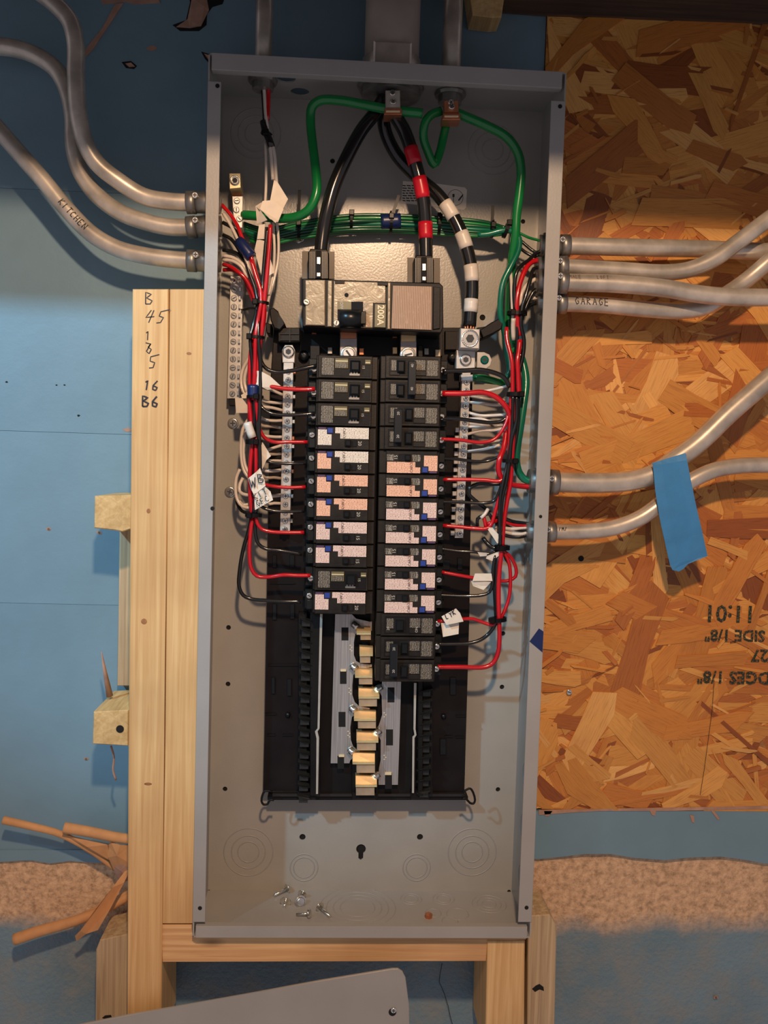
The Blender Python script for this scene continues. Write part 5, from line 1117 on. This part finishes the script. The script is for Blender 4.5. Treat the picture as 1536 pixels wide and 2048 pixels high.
for i, (a, b_, c, e, f_, g_) in enumerate(nrb):
    R_('white' if i < 7 else 'shaded_white', ('white' if i < 7 else 'shaded white') + ' wire into the right neutral bar, ' + ['topmost', 'second', 'third', 'fourth', 'fifth', 'sixth', 'lowest', 'behind the thick red wire', 'behind the middle ones', 'behind the fourth breaker wire'][i], [(a - 6, b_, 36), (c, e, 44), ((c + f_) / 2, (e + g_) / 2 + (2 if i % 2 else 1), 46 if i < 7 else 34), (f_, g_, 52 if i < 7 else 36)], 1.7, group='white wires into the right neutral bar')
# group out of the lowest right fitting
for i, (m_, y0, y1, lab_) in enumerate((('blackw', 1046, 1036, 'upper black wire out of the lowest right fitting'), ('red', 1051, 1043, 'dark red wire out of the lowest right fitting'), ('white', 1056, 1056, 'upper white wire out of the lowest right fitting'), ('blackw', 1061, 1050, 'middle black wire out of the lowest right fitting'), ('white', 1068, 1063, 'lower white wire out of the lowest right fitting'), ('blackw', 1073, 1070, 'lowest black wire out of the lowest right fitting'))):
    R_(m_, lab_, [(1062, 1052 + (y0 - 1052) * .6, 48), (1045, y0, 50), (1025, (y0 + y1) / 2 + 2, 54 - i), (1006, y1, 54 - i), (990, y1 - 2, 50)], 2.1)
for m_, lab_, pts, rr in (('red', 'short red stub in the tangle left of the third right tie', [(966, 1030, 56), (970, 1044, 58), (972, 1055, 58)], 2.2), ('blackw', 'black curl in the tangle left of the third right tie', [(955, 1052, 54), (955, 1038, 56), (964, 1032, 58), (978, 1028, 58), (985, 1040, 56)], 2.0),
                         ('white', 'white stub in the tangle left of the third right tie', [(962, 1036, 60), (970, 1028, 60), (976, 1018, 58)], 2.0), ('blackw', 'black wire sloping from the tangle into the third right tie', [(966, 1075, 54), (976, 1088, 56), (990, 1097, 60), (1003, 1097, 60)], 2.4),
                         ('red', 'second red stub crossing the tangle by the third right tie', [(974, 1048, 60), (984, 1045, 60), (994, 1041, 58)], 2.2)):
    R_(m_, lab_, pts, rr)
b = MB(); b.lathe([(.006, 0), (.0085, .004), (.009, .014), (.007, .018)], (0, 0, 0), 'x', 14)
# ================================================================ TIES, TAPES, CLOTH LABELS
def ztie(x, y, d, hw, hd, ang, label, head=(0, 0), wd=2.4, tail=None):
    o_ = at(x, y, d); ca, sa = math.cos(ang), math.sin(ang); U = Vector((ca, 0, sa)); Wv = Vector((-sa, 0, ca))
    b = MB(); n = 24; vs = []
    for k in range(n):
        a = 2 * math.pi * k / n; r = Vector((math.cos(a), math.sin(a)))
        for (rr, w_) in ((0, -1), (.0012, -1), (.0012, 1), (0, 1)):
            vs.append(o_ + U * (r.x * (hw / 1e3 + rr)) + Vector((0, -1, 0)) * (r.y * (hd / 1e3 + rr)) + Wv * (w_ * wd / 2e3))
    b.add(vs, [(4 * k + j, 4 * ((k + 1) % n) + j, 4 * ((k + 1) % n) + (j + 1) % 4, 4 * k + (j + 1) % 4) for k in range(n) for j in range(4)])
    t = tag(b.build('zip_tie', 'tiep'), label, 'zip tie', 'black zip ties'); 
    if tail:
        b = MB(); p = [at(*q) for q in tail]
        q = spline(p, .004); vs = []
        for i, c in enumerate(q):
            vs += [c + Vector((-.0017, -.0005, 0)), c + Vector((.0017, -.0005, 0)), c + Vector((.0017, .0005, 0)), c + Vector((-.0017, .0005, 0))]
        n_ = len(q); b.add(vs, [(4 * i + j, 4 * i + 4 + j, 4 * i + 4 + (j + 1) % 4, 4 * i + (j + 1) % 4) for i in range(n_ - 1) for j in range(4)] + [(0, 1, 2, 3), (4 * n_ - 4, 4 * n_ - 3, 4 * n_ - 2, 4 * n_ - 1)]); b.build('tail', 'tiep', t)
    c = o_ + U * (head[0] / 1e3) + Vector((0, -hd / 1e3 - .001, 0)) + Wv * (head[1] / 1e3)
    b = MB(); b.box(c.x - .0028, c.x + .0028, c.y - .002, c.y + .003, c.z - .003, c.z + .003, 0, .0007); b.build('head', 'tiep', t); return t
ztie(521, 606, 63, 8, 7, 0, 'zip tie round the left red bunch just right of the upper ground bar screws', (-5, 0))
ztie(511, 675, 65, 8.5, 7, 0, 'zip tie on the left red bunch beside the left black clips', (-6, 0), 3)
ztie(510, 794, 64, 8, 8, 0, 'zip tie directly under the blue tape on the left bunch', (2, 0), 3)
ztie(508, 884, 64, 8, 8, 0, 'zip tie directly under the white sleeve of the left bunch', (3, 0), 5)
ztie(507, 1030, 59, 8, 7, 0, 'lowest zip tie of the left bunch under the handwritten labels', (-4, 0), 4)
ztie(703, 441, 21, 9, 9, math.pi / 2, 'zip tie round the green wires between the two thick cables', (6, 0), 3, tail=((703, 432, 28), (703, 422, 28)))
ztie(598, 454, 18, 12, 8, math.pi / 2, 'zip tie on the green wires with its tail up beside the bent green wire', (2, 0), 3, tail=((597, 440, 24), (598, 410, 26), (599, 380, 28)))
ztie(782, 444, 21, 11, 9, math.pi / 2, 'zip tie by the blue tape with a slanting tail before the sticker', (4, 0), 3, tail=((784, 430, 28), (792, 408, 28), (798, 390, 28)))
ztie(878, 447, 21, 11, 9, math.pi / 2, 'zip tie on the green wires between red-banded and white-banded cables', (5, 0), 3.5)
ztie(984, 457, 28, 9, 8, math.pi / 2, 'zip tie on the green wires with its tail standing straight up at right', (2, 0), 3, tail=((984, 446, 34), (985, 430, 34), (986, 411, 34)))
ztie(1013, 458, 44, 9, 8, math.pi / 2 - .3, 'zip tie where the crossing green wires meet the thick green wire', (5, 0), 4)
ztie(1034, 627, 60, 10, 7, 0, 'first zip tie of the right bunch above the black clip', (-6, 0), 4)
ztie(1031, 789, 62, 9, 8, 0, 'second zip tie of the right bunch level with the thick red wire', (5, 0), 4.5)
ztie(1021, 922, 62, 8, 7, 0, 'zip tie of the right bunch just above the lower right fitting', (4, 0), 4)
ztie(1004, 1095, 61, 7.5, 7, 0, 'third zip tie of the right bunch above the wide red loop', (-2, 0), 5)
ztie(995, 1239, 61, 9, 7, .1, 'lowest zip tie of the right bunch above the long bent red wire', (-7, 1), 4.5)
ztie(533, 268, 54, 5, 5, -.3, 'zip tie hidden in the black tape at the upper left in the box', (0, 0), 3)
def wrap(label, pts, r, m_, name='tape_wrap', cat='tape', sq=1.0):
    b = MB(); b.tube(path(pts), r / 1e3, 14); return tag(b.build(name, m_), label, cat)
wrap('blue tape round the red, white and black wires near the left ground lug', [(479, 482, 58), (488, 495, 61), (503, 514, 62)], 6.2, 'bluetape')
wrap('small dark blue tape wrapped round the left bunch beside the cloth flag', [(507, 770, 65), (507, 782, 65), (507, 796, 65)], 6.6, 'bluetape')
wrap('blue tape round the green wires between the thick cables', [(762, 444, 22), (780, 443, 22), (801, 442, 22)], 8.5, 'bluetape')
wrap('round white sleeve on the left bunch above its zip tie', [(495, 845, 70), (499, 858, 70), (505, 875, 69)], 4.6, 'whitetape', 'wire_sleeve', 'wire label')
def sheet(label, quads, m_='paper', name='wire_label', cat='wire label', group='cloth labels on the wires'):
    r = None
    for i, q in enumerate(quads):
        b = MB(); fr = [at(*p) for p in q]; b.prism(fr, [v + Vector((0, .0005, 0)) for v in fr])
        if r is None: r = tag(b.build(name, m_), label, cat, group)
        else: b.build('fold', m_, r)
    return r
def note(par, x, y, d, h, s, ang, wd=.0009):
    o = at(x, y, d); ca, sa = math.cos(ang), math.sin(ang)
    return hand(s, lambda p: Vector((o.x + p.x * ca - p.y * sa, o.y, o.z + p.x * sa + p.y * ca)), h, wd, 1.0, parent=par)
sheet('large folded cloth label high on the left wires below the black tape', [[(548, 360, 66), (555, 364, 66), (576, 398, 64), (566, 418, 68), (540, 402, 70)], [(525, 402, 72), (546, 400, 72), (567, 418, 72), (556, 444, 72), (540, 438, 72), (520, 418, 72)], [(511, 412, 66), (524, 404, 70), (520, 420, 71), (535, 440, 66), (514, 448, 62)], [(522, 420, 72.6), (556, 440, 73), (551, 446, 72)]])
sheet('rolled pale cloth label hanging below the large folded one', [[(518, 450, 62), (530, 448, 62), (528, 478, 60), (514, 478, 60)], [(514, 478, 58), (530, 482, 60), (549, 545, 58), (540, 550, 58), (525, 560, 56), (509, 500, 56)]])
sheet('white cloth flag pointing right at the second left breaker wire', [[(505, 741, 66), (521, 742, 70), (524, 772, 70), (509, 771, 68)], [(521, 742, 70), (540, 752, 66), (565, 775, 60), (535, 780, 66), (524, 774, 70)]])
sheet('cream square cloth label beside the left panel screw and blue tape', [[(470, 796, 58), (484, 796, 60), (496, 812, 60), (496, 826, 58), (472, 826, 56)], [(482, 790, 60), (497, 782, 62), (499, 796, 62), (484, 797, 60.5)]])
sheet('cream kite-shaped cloth label right of the left bunch below the white sleeve', [[(520, 880, 66), (526, 886, 66), (542, 912, 62), (532, 921, 64), (520, 906, 66)], [(520, 905, 66.5), (533, 920, 64), (525, 938, 62), (519, 930, 64)]])
w1 = sheet('white label handwritten W B on the lower left bunch', [[(496, 957, 72), (512, 944, 74), (520, 936, 73), (529, 960, 72), (531, 972, 72), (508, 990, 72), (503, 980, 72)]])
note(w1, 501, 976, 75, .0105, 'W', .2, .0011); note(w1, 518, 966, 75, .0095, 'B', .2, .0011)
w2 = sheet('white label handwritten KITCHEN GFCI, below the W B one', [[(508, 990, 71), (531, 974, 72), (541, 983, 70), (546, 1000, 70), (510, 1020, 70)]])
note(w2, 511, 1000, 74, .0065, 'KIT', .5, .0008); note(w2, 516, 1013, 74, .0062, 'GFC', .5, .0008)
f1 = sheet('cream label with scribbles on the wire of the plain single right breaker', [[(883, 1233, 70), (912, 1217, 70), (920, 1226, 69), (927, 1243, 68), (893, 1250, 70)], [(882, 1246, 64), (918, 1246, 62), (917, 1268, 62), (886, 1274, 64)]])
note(f1, 893, 1238, 70.6, .0055, 'LY', .4); note(f1, 907, 1230, 70.6, .0055, 'K', .4)
sheet('white label with torn folds beside the wide red loop of right wires', [[(950, 1147, 64), (983, 1147, 64), (985, 1162, 63), (945, 1162, 64)], [(942, 1162, 62), (982, 1164, 62), (975, 1172, 60), (967, 1180, 60), (946, 1172, 60)]])
sheet('small twisted white label just below the third right tie', [[(955, 1104, 62), (975, 1106, 62), (973, 1112, 60), (960, 1113, 60)], [(974, 1112, 61), (1000, 1102, 63), (997, 1112, 62), (985, 1122, 60), (972, 1117, 60)]])
sheet('curling white label above the third right tie', [[(973, 1055, 64), (985, 1055, 65), (998, 1070, 66), (1002, 1088, 64), (994, 1086, 64), (984, 1070, 62)]])
# painter's tape on the right conduit
def tapestrip():
    rows = [[(1306, 930, 60), (1373, 912, 63)], [(1304, 926, 64), (1371, 906, 67)], [(1306, 932, 67), (1374, 920, 68)], [(1311, 985, 64), (1382, 962, 65)], [(1320, 1040, 60), (1393, 1015, 61)], [(1331, 1090, 55), (1405, 1066, 56)], [(1340, 1130, 52), (1415, 1112, 53)]]
    b = MB(); vs = []
    for a, c in rows:
        A_, C_ = at(*a), at(*c)
        for k in range(5): vs.append(A_.lerp(C_, k / 4) + Vector((0, -.001 * math.sin(k * 1.6), 0)))
    n = len(rows); fs = [(i * 5 + k, i * 5 + k + 1, i * 5 + k + 6, i * 5 + k + 5) for i in range(n - 1) for k in range(4)]
    o = len(vs); vs += [v + Vector((0, .0004, 0)) for v in vs]; tip = [at(1345, 1140, 52), at(1358, 1143, 52), at(1367, 1138, 52), at(1376, 1128, 52)]
    fs += [tuple(reversed([i + o for i in f])) for f in fs]
    b.add(vs, fs); l = (n - 1) * 5
    b.add([vs[l], vs[l + 1], vs[l + 2], vs[l + 3], vs[l + 4]] + tip[::-1], [(0, 1, 2, 3, 4, 5, 6, 7, 8)])
    return tag(b.build('masking_tape', 'masking'), 'strip of bright blue masking tape hanging over the thick right conduit', 'tape')
tapestrip()
# loose screws on the floor of the box
def bolt(x, y, ang, L, label, head_r=.0052, tilt=0.0, kind=0):
    q = at_z(x, y, ZB); q.y = max(-.094, min(-.006, q.y)); dv = Vector((math.cos(ang) * math.cos(tilt), math.sin(ang) * math.cos(tilt), math.sin(tilt)))
    base = Vector((q.x, q.y, ZB + head_r + .0002)) if tilt == 0 else Vector((q.x, q.y, ZB + .0014))
    o = thing('loose_screw', base, label, 'screw', 'loose screws on the box floor')
    if tilt == 0: tipv = base + dv * L - Vector((0, 0, head_r - .0018))
    else: tipv = base + dv * L
    b = MB(); b.tube([base, base.lerp(tipv, .5), tipv], .0017, 10); b.build('shank', 'screw', o)
    ax = (tipv - base).normalized(); b = MB(); b.tube([base - ax * .0022, base - ax * .0010, base], head_r, 16, rfun=lambda t: .75 + .25 * min(1, t * 2)); b.build('head', 'screw', o)
    if kind: b = MB(); b.tube([base, base + ax * .0012, base + ax * .0014], head_r * 1.25, 16); b.build('washer', 'screw', o)
bolt(574, 1783, math.radians(215), .018, 'loose screw lying near the back of the box floor, leftmost', tilt=0)
bolt(571, 1811, math.radians(260), .007, 'loose screw standing on its round head, left of the cluster', kind=1)
bolt(604, 1797, math.radians(250), .009, 'dark-headed loose screw at the rear of the cluster of two')
bolt(601, 1812, math.radians(110), .010, 'loose washer-head screw in front of the dark-headed one', kind=1)
bolt(617, 1836, math.radians(165), .014, 'loose screw lying flat at the front rim')
bolt(640, 1823, math.radians(-52), .019, 'loose screw with its shank pointing right, rightmost of the bunch')
b = MB(); q = at_z(857, 1835, ZB); b.lathe([(.0042, 0), (.0044, .004), (.0025, .0055)], (q.x, max(q.y, -.09), ZB), 'z', 8, smooth=False); tag(b.build('loose_nut', 'copper'), 'small brown loose nut at the front of the box floor', 'nut')
# sheet cover standing below
cov = thing('panel_cover', at(500, 2060, 108), 'grey sheet-metal cover leaning at the bottom of the picture', 'cover')
b = MB(); b.ext([(100, 2065), (160, 2050), (260, 2030), (370, 2011), (500, 1988), (640, 1962), (785, 1938), (796, 1938), (805, 1944), (811, 1956), (818, 2010), (822, 2200), (100, 2200)], 112, 109.5, 0, .6); b.build('sheet', 'panel', cov)
b = MB(); b.lathe([(.0042, 0), (.0042, .0004)], at(785, 2024, 112.1), n=14); b.ext([(781, 2024), (788, 2024), (787, 2032), (783, 2032)], 112.4, 112.0); tag(b.build('keyhole', 'hole', cov), kind='stuff')
screw('small', 787, 2020, 112.2, cov)
# kraft paper rolls behind the stud
def roll(label, pts, r0, r1, flat=None):
    p = path(pts); L = len(p); b = MB(); b.tube(p, r0 / 1e3, 12, rfun=lambda t: 1 + (r1 / r0 - 1) * t); o = tag(b.build('paper_roll', 'kraft'), label, 'paper', 'brown paper rolls behind the outer stud')
    b = MB(); b.tube([p[0] - (p[1] - p[0]).normalized() * .0004, p[0], p[0] + (p[1] - p[0]) * .1], r0 * .55 / 1e3, 10); b.build('open_end', 'hole' if 0 else 'rust', o); return o
roll('thin brown paper roll pointing farthest left, upper one', [(6, 1640, 30), (60, 1652, 28), (120, 1668, 26), (180, 1700, 20), (232, 1738, 12)], 4.6, 3.2)
roll('brown paper roll just above the thin one, tucked behind the stud', [(128, 1655, 34), (180, 1664, 32), (230, 1674, 30), (275, 1680, 28)], 6.2, 5.5)
roll('thick brown paper roll pointing down-left with an open end', [(29, 1879, 30), (80, 1862, 28), (140, 1845, 26), (195, 1825, 22), (262, 1790, 14)], 6.6, 5.0)
roll('slim brown paper roll lying along the thick one', [(150, 1840, 20), (190, 1820, 18), (230, 1800, 16), (262, 1782, 12)], 4, 3)
b = MB(); fr = [at(*p) for p in ((160, 1862, 42), (150, 1872, 38), (153, 1883, 34), (172, 1868, 38), (196, 1860, 44), (222, 1815, 42), (248, 1765, 34), (262, 1738, 28), (250, 1742, 28), (225, 1775, 38), (190, 1820, 44))]
b.prism(fr, [v + Vector((0, .0009, 0)) for v in fr]); tag(b.build('paper_sheet', 'kraft'), 'flattened brown paper strip crossing over the thick roll', 'paper')
for lab_, q, m_ in (('crumpled brown paper knot behind the stud between the rolls', ((214, 1690, 24), (222, 1684, 30), (240, 1690, 34), (262, 1692, 30), (262, 1728, 30), (246, 1742, 26), (228, 1740, 22), (216, 1715, 26)), 'kraft'), ('dull grey-brown paper tongue under the crumpled knot', ((222, 1728, 22), (246, 1715, 30), (262, 1720, 28), (262, 1760, 24), (240, 1765, 20), (234, 1755, 20)), 'pink'), ('thin brown paper sheet hanging from the upper rolls to the knot', ((122, 1668, 26), (140, 1672, 30), (215, 1690, 28), (222, 1722, 22), (200, 1712, 20), (160, 1690, 24)), 'kraft')):
    b = MB(); fr = [at(*p) for p in q]; c = sum(fr, Vector()) / len(fr) + Vector((0, -.006, .002)); n = len(fr)
    b.add(fr + [c] + [v + Vector((0, .001, 0)) for v in fr] + [c + Vector((0, .001, 0))], [(i, (i + 1) % n, n) for i in range(n)] + [(n + 1 + (i + 1) % n, n + 1 + i, 2 * n + 1) for i in range(n)]); tag(b.build('crumpled_paper', m_), lab_, 'paper')
dup = [x for x in set(LABELS) if LABELS.count(x) > 1]
print('LABELS', len(LABELS), 'dup', dup, 'long', [x for x in LABELS if not 4 <= len(x.split()) <= 16])
